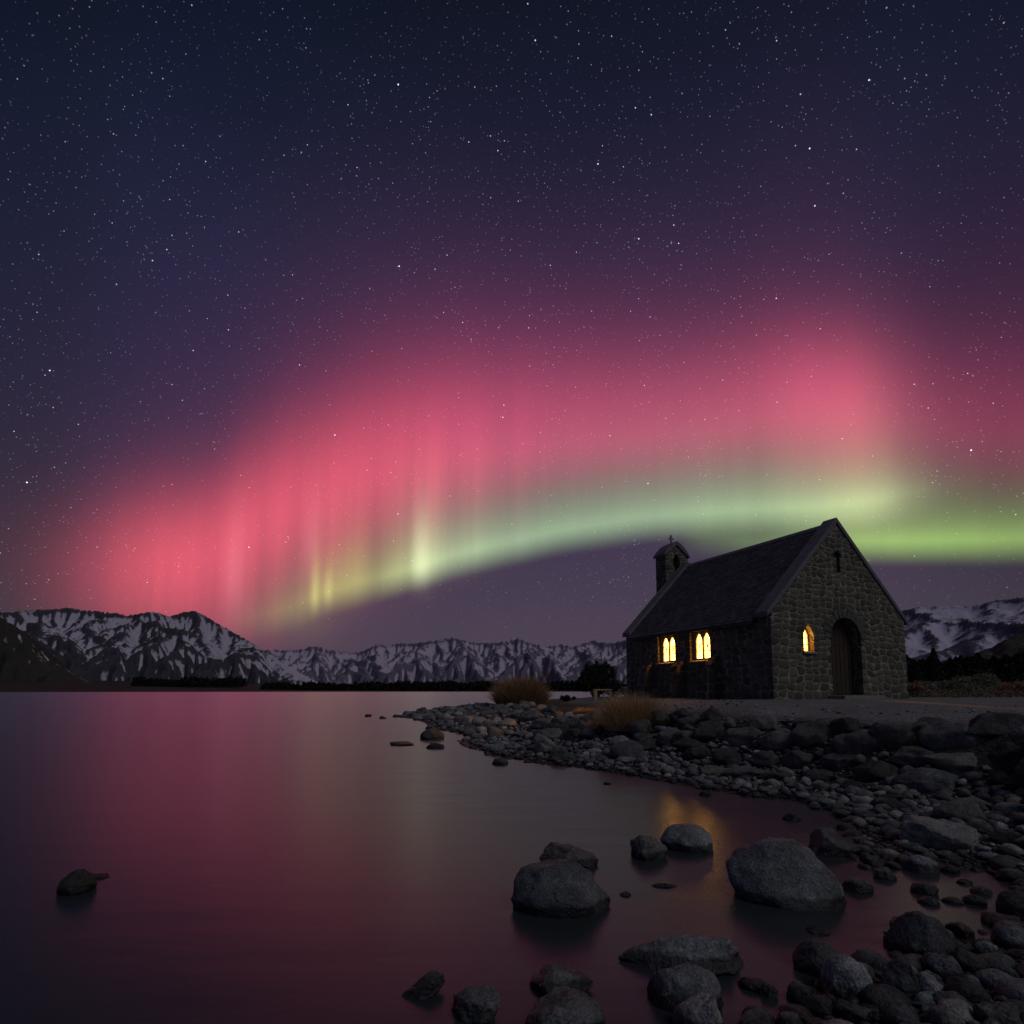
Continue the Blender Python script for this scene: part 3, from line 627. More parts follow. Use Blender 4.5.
def build_ground():
    az = np.radians(np.linspace(-120, 120, 560)); rr = np.concatenate([np.linspace(.3, 2, 6), np.geomspace(2.1, 60, 330), np.geomspace(61, 1100, 60)])
    A, Rr = np.meshgrid(az, rr, indexing='ij'); x = np.sin(A) * Rr; y = np.cos(A) * Rr
    z = zt(x, y); near = np.clip((60 - Rr) / 40, 0, 1)
    rough = .035 * np.clip((1.15 - z) * 4, .15, 1)
    z = z + near * (rough * fbm(x * 2.2, y * 2.2, 4) + .02 * fbm(x * .6, y * .6, 3))
    ws = (y > 70) & (x > 12); z = np.where((Rr > 110) & (z > .3), np.minimum(z, 1.9), z)
    far = np.clip((Rr - 150) / 300, 0, 1)
    z = z * (1 - far) + far * np.where(np.degrees(A) > 20, 1.6, -3)
    n, k = A.shape; I = np.arange(n * k).reshape(n, k)
    F = np.stack([I[:-1, :-1].ravel(), I[1:, :-1].ravel(), I[1:, 1:].ravel(), I[:-1, 1:].ravel()], 1)
    o = np_mesh('ground', np.stack([x, y, z], -1).reshape(-1, 3), F, M['ground'], smooth=True); tag(o, kind='structure')
build_ground()

# ------------------------------------------------------------------ the stone chapel
chapel = empty('chapel', (CHX, CHY, CHZ), CHT)
tag(chapel, 'small dark stone chapel with steep slate roof, bellcote and lit windows on the gravel point', 'chapel')
W, L, H0 = CW, CL, 2.863
SL = (6.315 - H0) / (W / 2 + .15)
def top(a): return H0 + SL * ((a if a <= W / 2 else W - a) + .15)      # upper line of the coping
TH = .55
def ptarch(u0, u1, v0, v1, k=.6, n=7):
    """pointed window outline"""
    w = u1 - u0; c = (u0 + u1) / 2; h = w * .95; vs = v1 - h
    pts = [(u0, v0), (u1, v0)]
    for i in range(n + 1):
        t = i / n; pts.append((u1 - (w / 2) * (1 - math.cos(t * PI / 2)) ** 1.0 if 0 else c + (w / 2) * (1 - t ** 1.9), vs + h * t))
    for i in range(n - 1, -1, -1):
        t = i / n; pts.append((c - (w / 2) * (1 - t ** 1.9), vs + h * t))
    return pts
def rarch(u0, u1, v0, vs, n=14):
    c = (u0 + u1) / 2; r = (u1 - u0) / 2
    return [(u0, v0), (u1, v0)] + [(c + r * math.cos(PI * i / n), vs + r * math.sin(PI * i / n)) for i in range(n + 1)]
fg = lambda u, v, d: (u, d, v)           # gable plane
fs_ = lambda u, v, d: (d, u, v)          # side plane
gw = .2
DOOR = (2.66, 4.13, .14, 2.05)
door_hole = rarch(*DOOR)
win_g = ptarch(1.42, 1.88, 1.57, 2.5)
cross = [(3.14, 4.38), (3.31, 4.38), (3.31, 4.93), (3.38, 4.93), (3.38, 5.06), (3.31, 5.06), (3.31, 5.12), (3.14, 5.12), (3.14, 5.06), (3.03, 5.06), (3.03, 4.93), (3.14, 4.93)]
gable_outline = [(0, -.4), (W, -.4), (W, top(W) - gw), (W / 2, top(W / 2) - gw), (0, top(0) - gw)]
wall = MB().slab(gable_outline, [door_hole, win_g, cross], fg, 0, TH).build('gable_wall', M['masonry'], chapel)
MB().box(2.85, 3.6, .16, .24, 4.3, 5.22).build('cross_recess_back', M['iron'], wall)
MB().slab(gable_outline, [], fg, L - TH, L).build('gable_wall', M['masonry'], chapel)
S1 = (4.89, 6.0, 1.4, 2.52); S2 = (2.87, 3.98, 1.4, 2.52)
rect = lambda r: [(r[0], r[2]), (r[1], r[2]), (r[1], r[3]), (r[0], r[3])]
sh = top(0) - .25
MB().slab([(TH, -.4), (L - TH, -.4), (L - TH, sh), (TH, sh)], [rect(S2), rect(S1)], fs_, 0, TH).build('side_wall', M['masonry'], chapel)
MB().slab([(TH, -.4), (L - TH, -.4), (L - TH, sh), (TH, sh)], [], fs_, W - TH, W).build('side_wall', M['masonry'], chapel)
# plinth stones at the foot
# windows of the side wall: a stone frame with two lancets, glass in each
def bars(mb, u0, u1, v0, v1, fn, d):
    for v in (v0 + (v1 - v0) * .3, v0 + (v1 - v0) * .6):
        P = [fn(u0, v - .011, d), fn(u1, v - .011, d), fn(u1, v + .011, d), fn(u0, v + .011, d)]
        Q = [fn(u0, v - .011, d + .012), fn(u1, v - .011, d + .012), fn(u1, v + .011, d + .012), fn(u0, v + .011, d + .012)]
        mb.add(P + Q, [(0, 1, 2, 3), (7, 6, 5, 4), (0, 4, 5, 1), (1, 5, 6, 2), (2, 6, 7, 3), (3, 7, 4, 0)])
for (u0, u1, v0, v1) in (S1, S2):
    c = (u0 + u1) / 2; la = ptarch(c + .045, c + .375, v0 + .1, v1 - .07); lb = ptarch(c - .375, c - .045, v0 + .1, v1 - .07)
    fr_ = MB().slab([(u0 + .003, v0 + .003), (u1 - .003, v0 + .003), (u1 - .003, v1 - .003), (u0 + .003, v1 - .003)], [la, lb], fs_, .15, .27).build('window', M['trim'], chapel)
    for l in (la, lb):
        us = [p[0] for p in l]; x0, x1 = min(us) - .01, max(us) + .01
        l2 = [(p[0], p[1]) for p in l]
        o = MB().add([fs_(u, v, .20) for u, v in l2], [tuple(range(len(l2)))]).build('pane', M['pane'], fr_)
    bb = MB(); bars(bb, c + .045, c + .375, v0 + .1, v1 - .1, fs_, .18); bars(bb, c - .375, c - .045, v0 + .1, v1 - .1, fs_, .18)
    # small dark emblem leaded into each light
    for cc in (c + .21, c - .21):
        bb.prism([(cc - .05, v0 + .55), (cc, v0 + .45), (cc + .05, v0 + .55), (cc, v0 + .67)], fs_, .182, .19)
    bb.build('leading', M['iron'], fr_)
    MB().prism([(-.09, v0 - .07), (.15, v0 - .07), (.15, v0 + .035), (-.09, v0 - .012)], lambda u, v, d: (u, d, v), u0 - .07, u1 + .07).build('sill', M['trim'], fr_, bevel=.008)
wg = MB().slab(ptarch(1.424, 1.876, 1.574, 2.494), [ptarch(1.47, 1.83, 1.62, 2.42)], fg, .2, .3).build('window', M['trim'], chapel)
l2 = ptarch(1.47, 1.83, 1.62, 2.42); MB().add([fg(u, v, .24) for u, v in l2], [tuple(range(len(l2)))]).build('pane', M['pane'], wg)
bb = MB(); bars(bb, 1.47, 1.83, 1.62, 2.35, fg, .22); bb.box(1.644, 1.656, .221, .231, 1.62, 2.41); bb.build('leading', M['iron'], wg)
MB().prism([(-.05, 1.5), (.2, 1.5), (.2, 1.6), (-.05, 1.565)], lambda u, v, d: (d, u, v), 1.36, 1.95).build('sill', M['trim'], wg, bevel=.008)
# door
dd = MB().prism(rarch(DOOR[0] - .015, DOOR[1] + .015, .12, DOOR[3]), fg, .37, .43)
k0 = DOOR[0] + .02; bw = (DOOR[1] - DOOR[0] - .04) / 7
door = dd.build('door', M['wood'], chapel)
pl = MB(); cxd = (DOOR[0] + DOOR[1]) / 2; rd = (DOOR[1] - DOOR[0]) / 2 - .02
for i in range(7):
    x0 = k0 + i * bw + .012; x1 = x0 + bw - .024; xm = max(abs(x0 - cxd), abs(x1 - cxd)); h = DOOR[3] + math.sqrt(max(rd * rd - xm * xm, 0)) - .01
    pl.box(x0, x1, .345, .37, .17, h)
pl.build('planks', M['wood'], door, bevel=.004)
for z in (.55, 1.9): MB().box(k0 + .05, k0 + .95, .33, .347, z - .03, z + .03).build('hinge', M['iron'], door)
hd = MB(); hd.tube((DOOR[1] - .2, .30, 1.05), (DOOR[1] - .2, .30, 1.22), .012); hd.tube((DOOR[1] - .2, .30, 1.06), (DOOR[1] - .2, .35, 1.06), .012); hd.tube((DOOR[1] - .2, .30, 1.21), (DOOR[1] - .2, .35, 1.21), .012)
hd.build('handle', M['iron'], door)
vs = MB(); nvs = 13
for i in range(nvs):
    a0 = PI * i / nvs + .012; a1 = PI * (i + 1) / nvs - .012; ro = rd + .34 + .05 * ((i * 7) % 3 - 1); ri = rd + .022
    vs.prism([(cxd + ri * math.cos(a0), DOOR[3] + ri * math.sin(a0)), (cxd + ro * math.cos(a0), DOOR[3] + ro * math.sin(a0)), (cxd + ro * math.cos(a1), DOOR[3] + ro * math.sin(a1)), (cxd + ri * math.cos(a1), DOOR[3] + ri * math.sin(a1))], fg, -.022, .05)
mv = mat_simple('arch_stone', (.05, .048, .04), (.13, .122, .098), 5, .9, .6, .02)
vs.build('arch_stones', mv, chapel, bevel=.015)
MB().box(DOOR[0] - .25, DOOR[1] + .2, -.62, -.003, -.3, .12).build('door_step', M['trim'], chapel, bevel=.02)
# roof
def roof_half(side):
    mb = MB(); fa = (lambda a: a) if side == 0 else (lambda a: W - a)
    y0, y1 = .5, L - .5; e0 = -.27
    rows = 34; r_ = (W / 2 - e0) / rows
    zr = lambda a: top(a) - .17
    for i in range(rows):
        a0 = e0 + i * r_; a1 = a0 + r_ * 1.0
        tkn = .022; off = .02 * math.sin(i * 1.3) * .25
        P = [(fa(a0), y0, zr(a0) + tkn), (fa(a0), y1, zr(a0) + tkn), (fa(a1), y1, zr(a1) + .002), (fa(a1), y0, zr(a1) + .002)]
        Q = [(fa(a0), y0, zr(a0)), (fa(a0), y1, zr(a0))]
        mb.add(P + Q, [(0, 1, 2, 3) if side else (3, 2, 1, 0), (4, 5, 1, 0)])
    # underside and eave edge
    a0, a1 = e0, W / 2
    mb.add([(fa(a0), y0, zr(a0)), (fa(a0), y1, zr(a0)), (fa(a0), y1, zr(a0) - .1), (fa(a0), y0, zr(a0) - .1), (fa(a1), y0, zr(a1) - .17), (fa(a1), y1, zr(a1) - .17)],
           [(0, 1, 2, 3), (3, 2, 5, 4)])
    return mb
mb = roof_half(0); m2 = roof_half(1); mb.add(m2.v, m2.f)
zrt = top(W / 2) - .17
roof = mb.build('roof', M['slate'], chapel, recalc=False)
MB().prism([(W / 2 - .13, zrt - .1), (W / 2, zrt + .05), (W / 2 + .13, zrt - .1), (W / 2, zrt - .03)], fg, .5, L - .5).build('ridge_cap', M['coping'], roof)
def coping(y0, y1):
    mb = MB(); 
    poly = [(-.17, top(-.15) - .20), (-.17, top(-.17)), (W / 2, top(W / 2)), (W + .17, top(-.17)), (W + .17, top(-.15) - .20), (W + .02, top(0) - gw - .0), (W / 2, top(W / 2) - gw + .002), (-.02, top(0) - gw)]
    mb.prism(poly, fg, y0, y1); return mb
coping(-.045, .5).build('coping', M['coping'], chapel, bevel=.012)
coping(L - .5, L + .045).build('coping', M['coping'], chapel, bevel=.012)
# buttresses
for b0, b1 in ((6.28, 6.74), (4.27, 4.72), (2.42, 2.78)):
    MB().prism([(0, -.4), (-.48, -.4), (-.42, 1.05), (-.36, 1.22), (-.003, 1.60), (0, 1.60)], lambda u, v, d: (u - .003, d, v), b0, b1).build('buttress', M['masonry'], chapel, bevel=.01)
# bellcote
T0, T1, U0, U1 = 2.30, 3.60, L + .05, L + .80
tm = (T0 + T1) / 2
bc = MB().slab([(T0, -.4), (T1, -.4), (T1, 6.74), (tm, 7.26), (T0, 6.74)], [ptarch(tm - .2, tm + .2, 5.95, 6.78)], fg, U0, U1).build('bellcote', M['masonry'], chapel)
capo = [(T0 - .09, 6.62), (T0 - .09, 6.74), (T0 + .12, 7.0), (T0 + .34, 7.22), (tm - .08, 7.36), (tm, 7.39), (tm + .08, 7.36), (T1 - .34, 7.22), (T1 - .12, 7.0), (T1 + .09, 6.74), (T1 + .09, 6.62), (tm, 7.2)]
MB().prism(capo, fg, U0 - .07, U1 + .07).build('cap', M['coping'], bc, bevel=.012)
cr_ = MB(); ym = (U0 + U1) / 2
cr_.box(tm - .035, tm + .035, ym - .035, ym + .035, 7.34, 7.78); cr_.box(tm - .13, tm - .036, ym - .034, ym + .034, 7.57, 7.64); cr_.box(tm + .036, tm + .13, ym - .034, ym + .034, 7.57, 7.64)
cr_.build('cross', M['trim'], bc, bevel=.008)
bl = MB(); prof = [(.03, .36), (.07, .35), (.1, .28), (.115, .16), (.145, .05), (.17, .0)]
for (r0, z0), (r1, z1) in zip(prof, prof[1:]): bl.tube((tm, ym, 6.05 + z0), (tm, ym, 6.05 + z1), r0, r1, 16)
bl.tube((tm, ym, 6.4), (tm, ym, 6.6), .015)
bl.build('bell', M['bronze'], bc, smooth=True)
# the lamp burning inside
ld = bpy.data.lights.new('interior_lamp', 'POINT'); ld.energy = 8000; ld.color = (1, .5, .14); ld.shadow_soft_size = .12
lo = bpy.data.objects.new('interior_lamp', ld); COL.objects.link(lo); lo.parent = chapel; lo.location = (3.3, 3.6, 3.15)

# ------------------------------------------------------------------ rocks
def rock_mesh(name, seed, sub=4, planes=9, lo=.62, hi=.92, namp=.10, nfreq=1.3, flat=False):
    rs = random.Random(seed); bm = bmesh.new(); bmesh.ops.create_icosphere(bm, subdivisions=sub, radius=1)
    cuts = []
    for _ in range(planes):
        v = Vector((rs.gauss(0, 1), rs.gauss(0, 1), rs.gauss(0, 1))).normalized(); cuts.append((v, rs.uniform(lo, hi)))
    of = Vector((seed * 3.1, seed * 1.7, 5))
    for v in bm.verts:
        p = v.co.copy()
        for nrm_, o_ in cuts:
            e = p.dot(nrm_) - o_
            if e > 0: p -= nrm_ * e * .92
        f = noise.fractal(p * nfreq + of, .9, 2.0, 5) * namp + noise.fractal(p * 5 + of, .8, 2, 3) * namp * .22
        p += v.co * f
        v.co = p
    # normalise to a unit box
    xs = [max(abs(v.co[i]) for v in bm.verts) for i in range(3)]
    for v in bm.verts: v.co = Vector((v.co.x / xs[0], v.co.y / xs[1], v.co.z / xs[2]))
    me = bpy.data.meshes.new(name); bm.to_mesh(me); bm.free(); me.shade_smooth(); return me
STY = {'round': dict(planes=6, lo=.74, hi=.95, namp=.12, nfreq=1.0), 'block': dict(planes=13, lo=.52, hi=.82, namp=.14, nfreq=1.5), 'angular': dict(planes=15, lo=.45, hi=.78, namp=.14, nfreq=1.4)}
PLACED = []
MPP = lambda p: p.y * 1.0 / FPX
def hero(px, py, w, h, label, style='round', name='boulder', mat='boulder', seed=None, yaw=None, tilt=0, depth=.9, bury=.42, sub=5, group=None):
    seed = seed if seed is not None else int(px * 7 + py)
    p = hit(px, py); s = (p - Vector((0, 0, CAMH))).length / math.sqrt(1 + ((px - 512) / FPX) ** 2 + ((C0 - py) / FPX) ** 2) / FPX
    w, h = w * 1.05, h * 1.05; R_ = w * s / 2; dirn = Vector((p.x, p.y, 0)).normalized(); Hh = max(h * s * .86, R_ * .25); rz = Hh / (2 - 2 * bury) ; 
    c = p + dirn * R_ * depth * .8; zb = min(max(zt1(c.x, c.y), p.z - .02), p.z + .05)
    me = rock_mesh(name, seed, sub, **STY[style]); me.materials.append(M[mat])
    o = bpy.data.objects.new(name, me); COL.objects.link(o); rz2 = rz
    o.location = (c.x, c.y, p.z + Hh - rz2); o.scale = (R_, R_ * depth, rz2)
    o.rotation_euler = (tilt * .4, tilt, math.atan2(-dirn.x, dirn.y) + (yaw or 0))
    cat = name; tag(o, label, cat, group); PLACED.append((c.x, c.y, R_ * .9)); return o
hero(783, 908, 114, 70, 'largest pale granite boulder, domed, at the edge of the shallows', 'round', seed=12, depth=.8)
hero(559, 917, 104, 57, 'big rounded boulder with a dark wet foot standing alone in the lake', 'round', seed=5, depth=.75)
hero(568, 869, 60, 20, 'low dark flat boulder just behind the big rounded boulder in the lake', 'block', mat='rock', seed=31)
hero(646, 861, 42, 28, 'small peaked dark boulder left of its twin near the window reflection', 'angular', mat='rock', seed=8)
hero(688, 853, 54, 25, 'smooth dark low boulder below the orange window reflection', 'round', mat='rock', seed=17)
hero(678, 973, 124, 33, 'long wedge shaped boulder lying flat in the near water', 'block', seed=23, depth=.45, tilt=-.14)
hero(684, 1014, 76, 42, 'rounded boulder in front of the long wedge shaped boulder', 'round', seed=41, depth=.7)
hero(702, 1046, 60, 50, 'pointed pale boulder cut by the bottom edge of the picture', 'angular', seed=6)
hero(566, 1046, 82, 38, 'pale domed boulder at the very bottom of the picture in the middle', 'round', seed=9)
hero(562, 1004, 66, 24, 'pinkish flat topped boulder behind the pale domed one at the bottom', 'block', seed=14)
hero(474, 1026, 58, 28, 'leaning boulder at the bottom with a dark wet side', 'angular', seed=19, tilt=-.35)
hero(418, 1001, 54, 16, 'thin dark slanting boulder furthest left along the bottom edge', 'angular', mat='rock', seed=27, tilt=-.5, depth=.5)
hero(77, 896, 33, 23, 'lone black boulder far out in the water at the left', 'round', mat='black_rock', seed=2)
hero(97, 880, 20, 4, 'tiny flat rock touching the lone black boulder at the left', 'block', 'rock', 'black_rock', sub=3)
hero(848, 1001, 48, 40, 'pale rounded boulder, the lightest among the stones at lower right', 'round', seed=33)
hero(820, 978, 48, 32, 'dark rounded boulder behind the lightest pale one at lower right', 'round', mat='rock', seed=34)
hero(832, 858, 52, 28, 'dark boulder right behind the largest domed boulder', 'block', mat='bank_rock', seed=35)
hero(941, 852, 68, 38, 'wide blocky boulder on the pebbles at the right', 'block', seed=36, depth=.8)
hero(930, 793, 62, 25, 'long pale boulder lying at the foot of the rock bank', 'round', seed=37, depth=.6)
hero(920, 960, 58, 44, 'dark round boulder between the small pool and the shallows', 'round', mat='rock', seed=38)
hero(903, 1000, 38, 40, 'tall narrow dark boulder in front of the round one near the bottom right', 'block', mat='rock', seed=39)
hero(432, 740, 24, 13, 'dark domed boulder standing off the tip of the rocky point', 'round', mat='bank_rock', seed=42, sub=4)
hero(402, 746, 24, 4, 'flat dark rock left of the dome off the rocky point', 'block', 'rock', 'bank_rock', seed=43, sub=3)
hero(435, 749, 18, 6, 'small dark rock in front of the dome off the rocky point', 'block', 'rock', 'bank_rock', seed=44, sub=3)
hero(368, 717, 7, 3, 'tiny rock furthest out beyond the tip of the rocky point', 'block', 'rock', 'bank_rock', seed=45, sub=3)
hero(383, 719, 8, 3, 'tiny rock second from the tip of the rocky point', 'block', 'rock', 'bank_rock', seed=46, sub=3)
hero(500, 765, 16, 7, 'small dark rock in the water below the rocky point', 'round', 'rock', 'bank_rock', seed=47, sub=4)
hero(706, 797, 14, 7, 'dark rock in the water directly above the orange reflection', 'block', 'rock', 'bank_rock', seed=48, sub=4)
hero(607, 785, 9, 3, 'tiny rock alone in the calm water below the shore stones', 'block', 'rock', 'bank_rock', seed=49, sub=3)
hero(625, 897, 12, 4, 'tiny rock breaking the water between two big boulders', 'block', 'rock', 'bank_rock', seed=50, sub=3)
hero(665, 889, 26, 4, 'thin flat rock just breaking the water right of the big rounded boulder', 'block', 'rock', 'bank_rock', seed=51, sub=4, depth=.5)
hero(791, 822, 18, 8, 'small dark rock in the brown shallows left of the pebbles', 'block', 'rock', 'bank_rock', seed=52, sub=4)
low = [(858, 893, 28, 14), (885, 880, 20, 12), (874, 868, 19, 11), (925, 895, 24, 12), (921, 875, 34, 17), (947, 862, 22, 10), (1005, 870, 27, 14), (929, 906, 19, 8), (953, 905, 20, 6), (975, 907, 20, 10),
       (981, 895, 18, 8), (964, 885, 14, 6), (950, 874, 16, 8), (1016, 918, 30, 27), (1003, 930, 34, 15), (1012, 952, 36, 25), (893, 949, 16, 14), (962, 940, 28, 18), (970, 974, 30, 22), (943, 982, 36, 25), (927, 1002, 28, 26),
       (966, 1006, 38, 22), (998, 992, 38, 18), (987, 961, 22, 17), (801, 1005, 26, 20), (822, 1020, 28, 20), (769, 1001, 17, 13), (753, 1022, 20, 12), (754, 994, 30, 10), (857, 1028, 40, 20), (900, 1030, 34, 22), (946, 1034, 36, 22), (1000, 1030, 40, 26),
       (790, 1034, 30, 18), (818, 935, 22, 5), (838, 812, 20, 9), (868, 822, 22, 10), (892, 812, 26, 12), (862, 846, 20, 10), (890, 860, 22, 10), (980, 836, 26, 13), (1006, 846, 30, 15), (890, 838, 22, 10), (1012, 818, 32, 15), (975, 808, 24, 12)]
for i, (a, b, c, d) in enumerate(low):
    hero(a, b, c, d, 'rounded grey stone, hand to head sized, among the pebbles and pool at lower right', ['round', 'round', 'block'][i % 3], 'rock', ['rock', 'bank_rock', 'rock', 'boulder'][i % 4], seed=100 + i, sub=4, group='loose stones at lower right', depth=.8)
# bank rocks placed where the big ones show
bankr = [(1000, 742, 70, 30), (955, 752, 60, 32), (905, 748, 56, 30), (865, 757, 54, 30), (820, 748, 50, 26), (783, 750, 46, 24), (745, 745, 44, 24), (710, 742, 40, 22), (1010, 775, 66, 30), (960, 778, 64, 26), (915, 770, 44, 22), (878, 782, 42, 22),
         (840, 772, 36, 20), (800, 770, 36, 20), (765, 768, 34, 18), (730, 766, 34, 18), (695, 762, 32, 16), (670, 745, 34, 18), (650, 752, 28, 14), (935, 735, 40, 20), (850, 735, 34, 18), (765, 733, 30, 16), (690, 728, 30, 15), (820, 783, 30, 14), (855, 792, 34, 13), (775, 784, 30, 13), (745, 780, 46, 15), (715, 776, 26, 11)]
for i, (a, b, c, d) in enumerate(bankr):
    hero(a, b, c, d, 'dark angular block in the piled rock bank below the gravel', ['angular', 'block'][i % 2], 'rock', 'bank_rock', seed=200 + i, sub=4, group='blocks piled in the rock bank', depth=.7, bury=.3)
for i, (a, b, c, d) in enumerate([(549, 716, 20, 12), (532, 722, 26, 13), (572, 742, 30, 16), (552, 742, 22, 14), (520, 738, 24, 11), (594, 735, 22, 10), (508, 716, 22, 9), (490, 728, 20, 9), (470, 722, 18, 8), (560, 728, 24, 12), (475, 740, 14, 7), (595, 752, 22, 11), (560, 755, 20, 10), (620, 748, 26, 13), (625, 765, 24, 10), (535, 752, 18, 9)]):
    hero(a, b, c, d, 'angular boulder half way along the rocky point left of the chapel', ['angular', 'block'][i % 2], 'rock', 'rock', seed=260 + i, sub=4, group='boulders on the rocky point', depth=.8, bury=.3)

TUS = hit(631, 733); TUS = TUS + Vector((TUS.x, TUS.y, 0)).normalized() * .4; TUS.z = zt1(TUS.x, TUS.y)
PLACED.append((TUS.x, TUS.y, .55))
# scatter of the remaining shore stones
protos = [rock_mesh('shore_stone', 300 + i, 3, **STY[['angular', 'block', 'angular'][i % 3]]) for i in range(12)]
protos_r = [rock_mesh('shore_stone', 330 + i, 3, **STY[['round', 'round', 'block'][i % 3]]) for i in range(9)]
for me in protos_r: me.materials.append(M['rock'])
for me in protos: me.materials.append(M['rock'])
protos_b = [me.copy() for me in protos]
for me in protos_b: me.materials.clear(); me.materials.append(M['bank_rock'])
def arr(me):
    V = np.empty(len(me.vertices) * 3, np.float32); me.vertices.foreach_get('co', V); F = np.empty(len(me.polygons) * 3, np.int32); me.loops.foreach_get('vertex_index', F)
    return V.reshape(-1, 3), F.reshape(-1, 3)
lowp = []
for i in range(10): lowp.append(arr(rock_mesh('p', 400 + i, 2, **STY[['round', 'angular', 'block', 'angular'][i % 4]])))
ST = []      # x y r zone
def scatter(n, r0, r1, pw, region, zone, dens=1.0, overlap=.75):
    az = np.radians(RNG.uniform(region[0], region[1], n * 6)); rr = np.exp(RNG.uniform(math.log(region[2]), math.log(region[3]), n * 6))
    if region[3] > 20: rr = np.sqrt(RNG.uniform(region[2] ** 2, region[3] ** 2, n * 6))
    x = np.sin(az) * rr; y = np.cos(az) * rr; z = zt(x, y)
    ok = (z > region[4]) & (z < region[5]); x, y, z = x[ok][:n], y[ok][:n], z[ok][:n]
    r = r0 + (r1 - r0) * RNG.uniform(0, 1, len(x)) ** pw
    order = np.argsort(-r)
    P = np.array([(a, b, c) for a, b, c, *_ in ST] + [p for p in PLACED]) if (ST or PLACED) else np.zeros((0, 3))
    px_ = list(P[:, 0]); py_ = list(P[:, 1]); pr_ = list(P[:, 2])
    AX = np.empty(len(px_) + len(x)); AY = AX.copy(); AR = AX.copy(); k = len(px_); AX[:k] = px_; AY[:k] = py_; AR[:k] = pr_
    for i in order:
        d2 = (AX[:k] - x[i]) ** 2 + (AY[:k] - y[i]) ** 2
        if k and np.any(d2 < ((AR[:k] + r[i]) * overlap) ** 2): continue
        AX[k] = x[i]; AY[k] = y[i]; AR[k] = r[i]; k += 1
        ST.append((x[i], y[i], r[i], z[i], zone))
scatter(700, .12, .34, 1.8, (-2, 46, 7.0, 17, .36, .90), 'bank')
scatter(120, .10, .24, 1.5, (-2, 46, 7.0, 17, .05, .36), 'bank', overlap=1.3)
scatter(600, .07, .36, 2.6, (-14, 12, 12, 44, -.03, .66), 'point', overlap=.62)
scatter(5200, .03, .105, 2.2, (-2, 46, 7.5, 17, .0, .95), 'bank')
scatter(6500, .035, .10, 1.8, (-14, 12, 12, 42, -.03, .62), 'point')
scatter(1500, .035, .11, 2.0, (15, 45, 2.6, 9, -.012, .4), 'near')
scatter(300, .03, .08, 1.5, (5, 45, 2.6, 9, -.10, -.015), 'shallow', overlap=2.2)
scatter(9000, .012, .034, 1.5, (12, 45, 2.4, 9, .0, .5), 'near')
scatter(6000, .02, .045, 1.5, (-3, 46, 6.5, 15, .0, .9), 'bank')
scatter(160, .015, .05, 2, (-4, 40, 9, 24, 1.0, 1.2), 'plateau', overlap=2.0)
ap = [(s[2] / max(s[1], 1)) for s in ST]
order = sorted(range(len(ST)), key=lambda i: -ap[i])
NIND = 300 - len([o for o in COL.objects if o.name.split('.')[0] in ('rock', 'boulder')])
LBL = {'bank': ('dark jagged stone wedged in the rock bank between gravel and shore', 'stones filling the rock bank'), 'point': ('small rough stone on the rocky point left of the chapel', 'stones on the rocky point'),
       'near': ('small smooth stone on the near pebble beach at lower right', 'stones on the near beach'), 'shallow': ('dim stone lying under or in the brown shallows', 'stones in the shallows'), 'plateau': ('loose stone lying on the gravel in front of the chapel', 'stones on the gravel')}
def stone_xform(s, i):
    x, y, r, z, zone = s; rs = random.Random(i * 13 + 1)
    fl = rs.uniform(.45, .75) if zone in ('near', 'shallow') else rs.uniform(.5, .85)
    zc = z + r * fl * (.35 if zone != 'bank' else .5)
    if zone == 'shallow': zc = z + r * fl * .3
    M4 = Matrix.Translation((x, y, zc)) @ Matrix.Rotation(rs.uniform(0, 6.28), 4, 'Z') @ Matrix.Rotation(rs.uniform(-.35, .35), 4, 'X') @ Matrix.Diagonal((r * rs.uniform(.95, 1.35), r * rs.uniform(.75, 1.0), r * fl, 1))
    return M4
for i in order[:NIND]:
    s = ST[i]; src = protos_b if s[4] in ('bank', 'plateau') else (protos if s[4] == 'point' else protos_r)
    o = bpy.data.objects.new('rock', src[i % len(src)]); COL.objects.link(o); o.matrix_world = stone_xform(s, i)
    tag(o, LBL[s[4]][0], 'rock', LBL[s[4]][1])
vb, fb, nv = [], [], 0
for i in order[NIND:]:
    V, F = lowp[i % len(lowp)]; m4 = np.array(stone_xform(ST[i], i)); vb.append(V @ m4[:3, :3].T + m4[:3, 3]); fb.append(F + nv); nv += len(V)
o = np_mesh('pebbles', np.concatenate(vb), np.concatenate(fb), M['pebble'], smooth=True)
tag(o, 'mass of small dark pebbles and stones covering the shore and bank', 'pebbles', kind='stuff')
# stones at the foot of the walls
for i, (a, b, w_, h_) in enumerate([(797, 698, 16, 7), (812, 698, 18, 8), (827, 697, 14, 6), (866, 697, 12, 4)]):
    hero(a, b, w_, h_, 'low dark stone lying against the foot of the gable wall', 'block', 'rock', 'bank_rock', seed=500 + i, sub=3, group='stones at the foot of the gable', depth=.5)

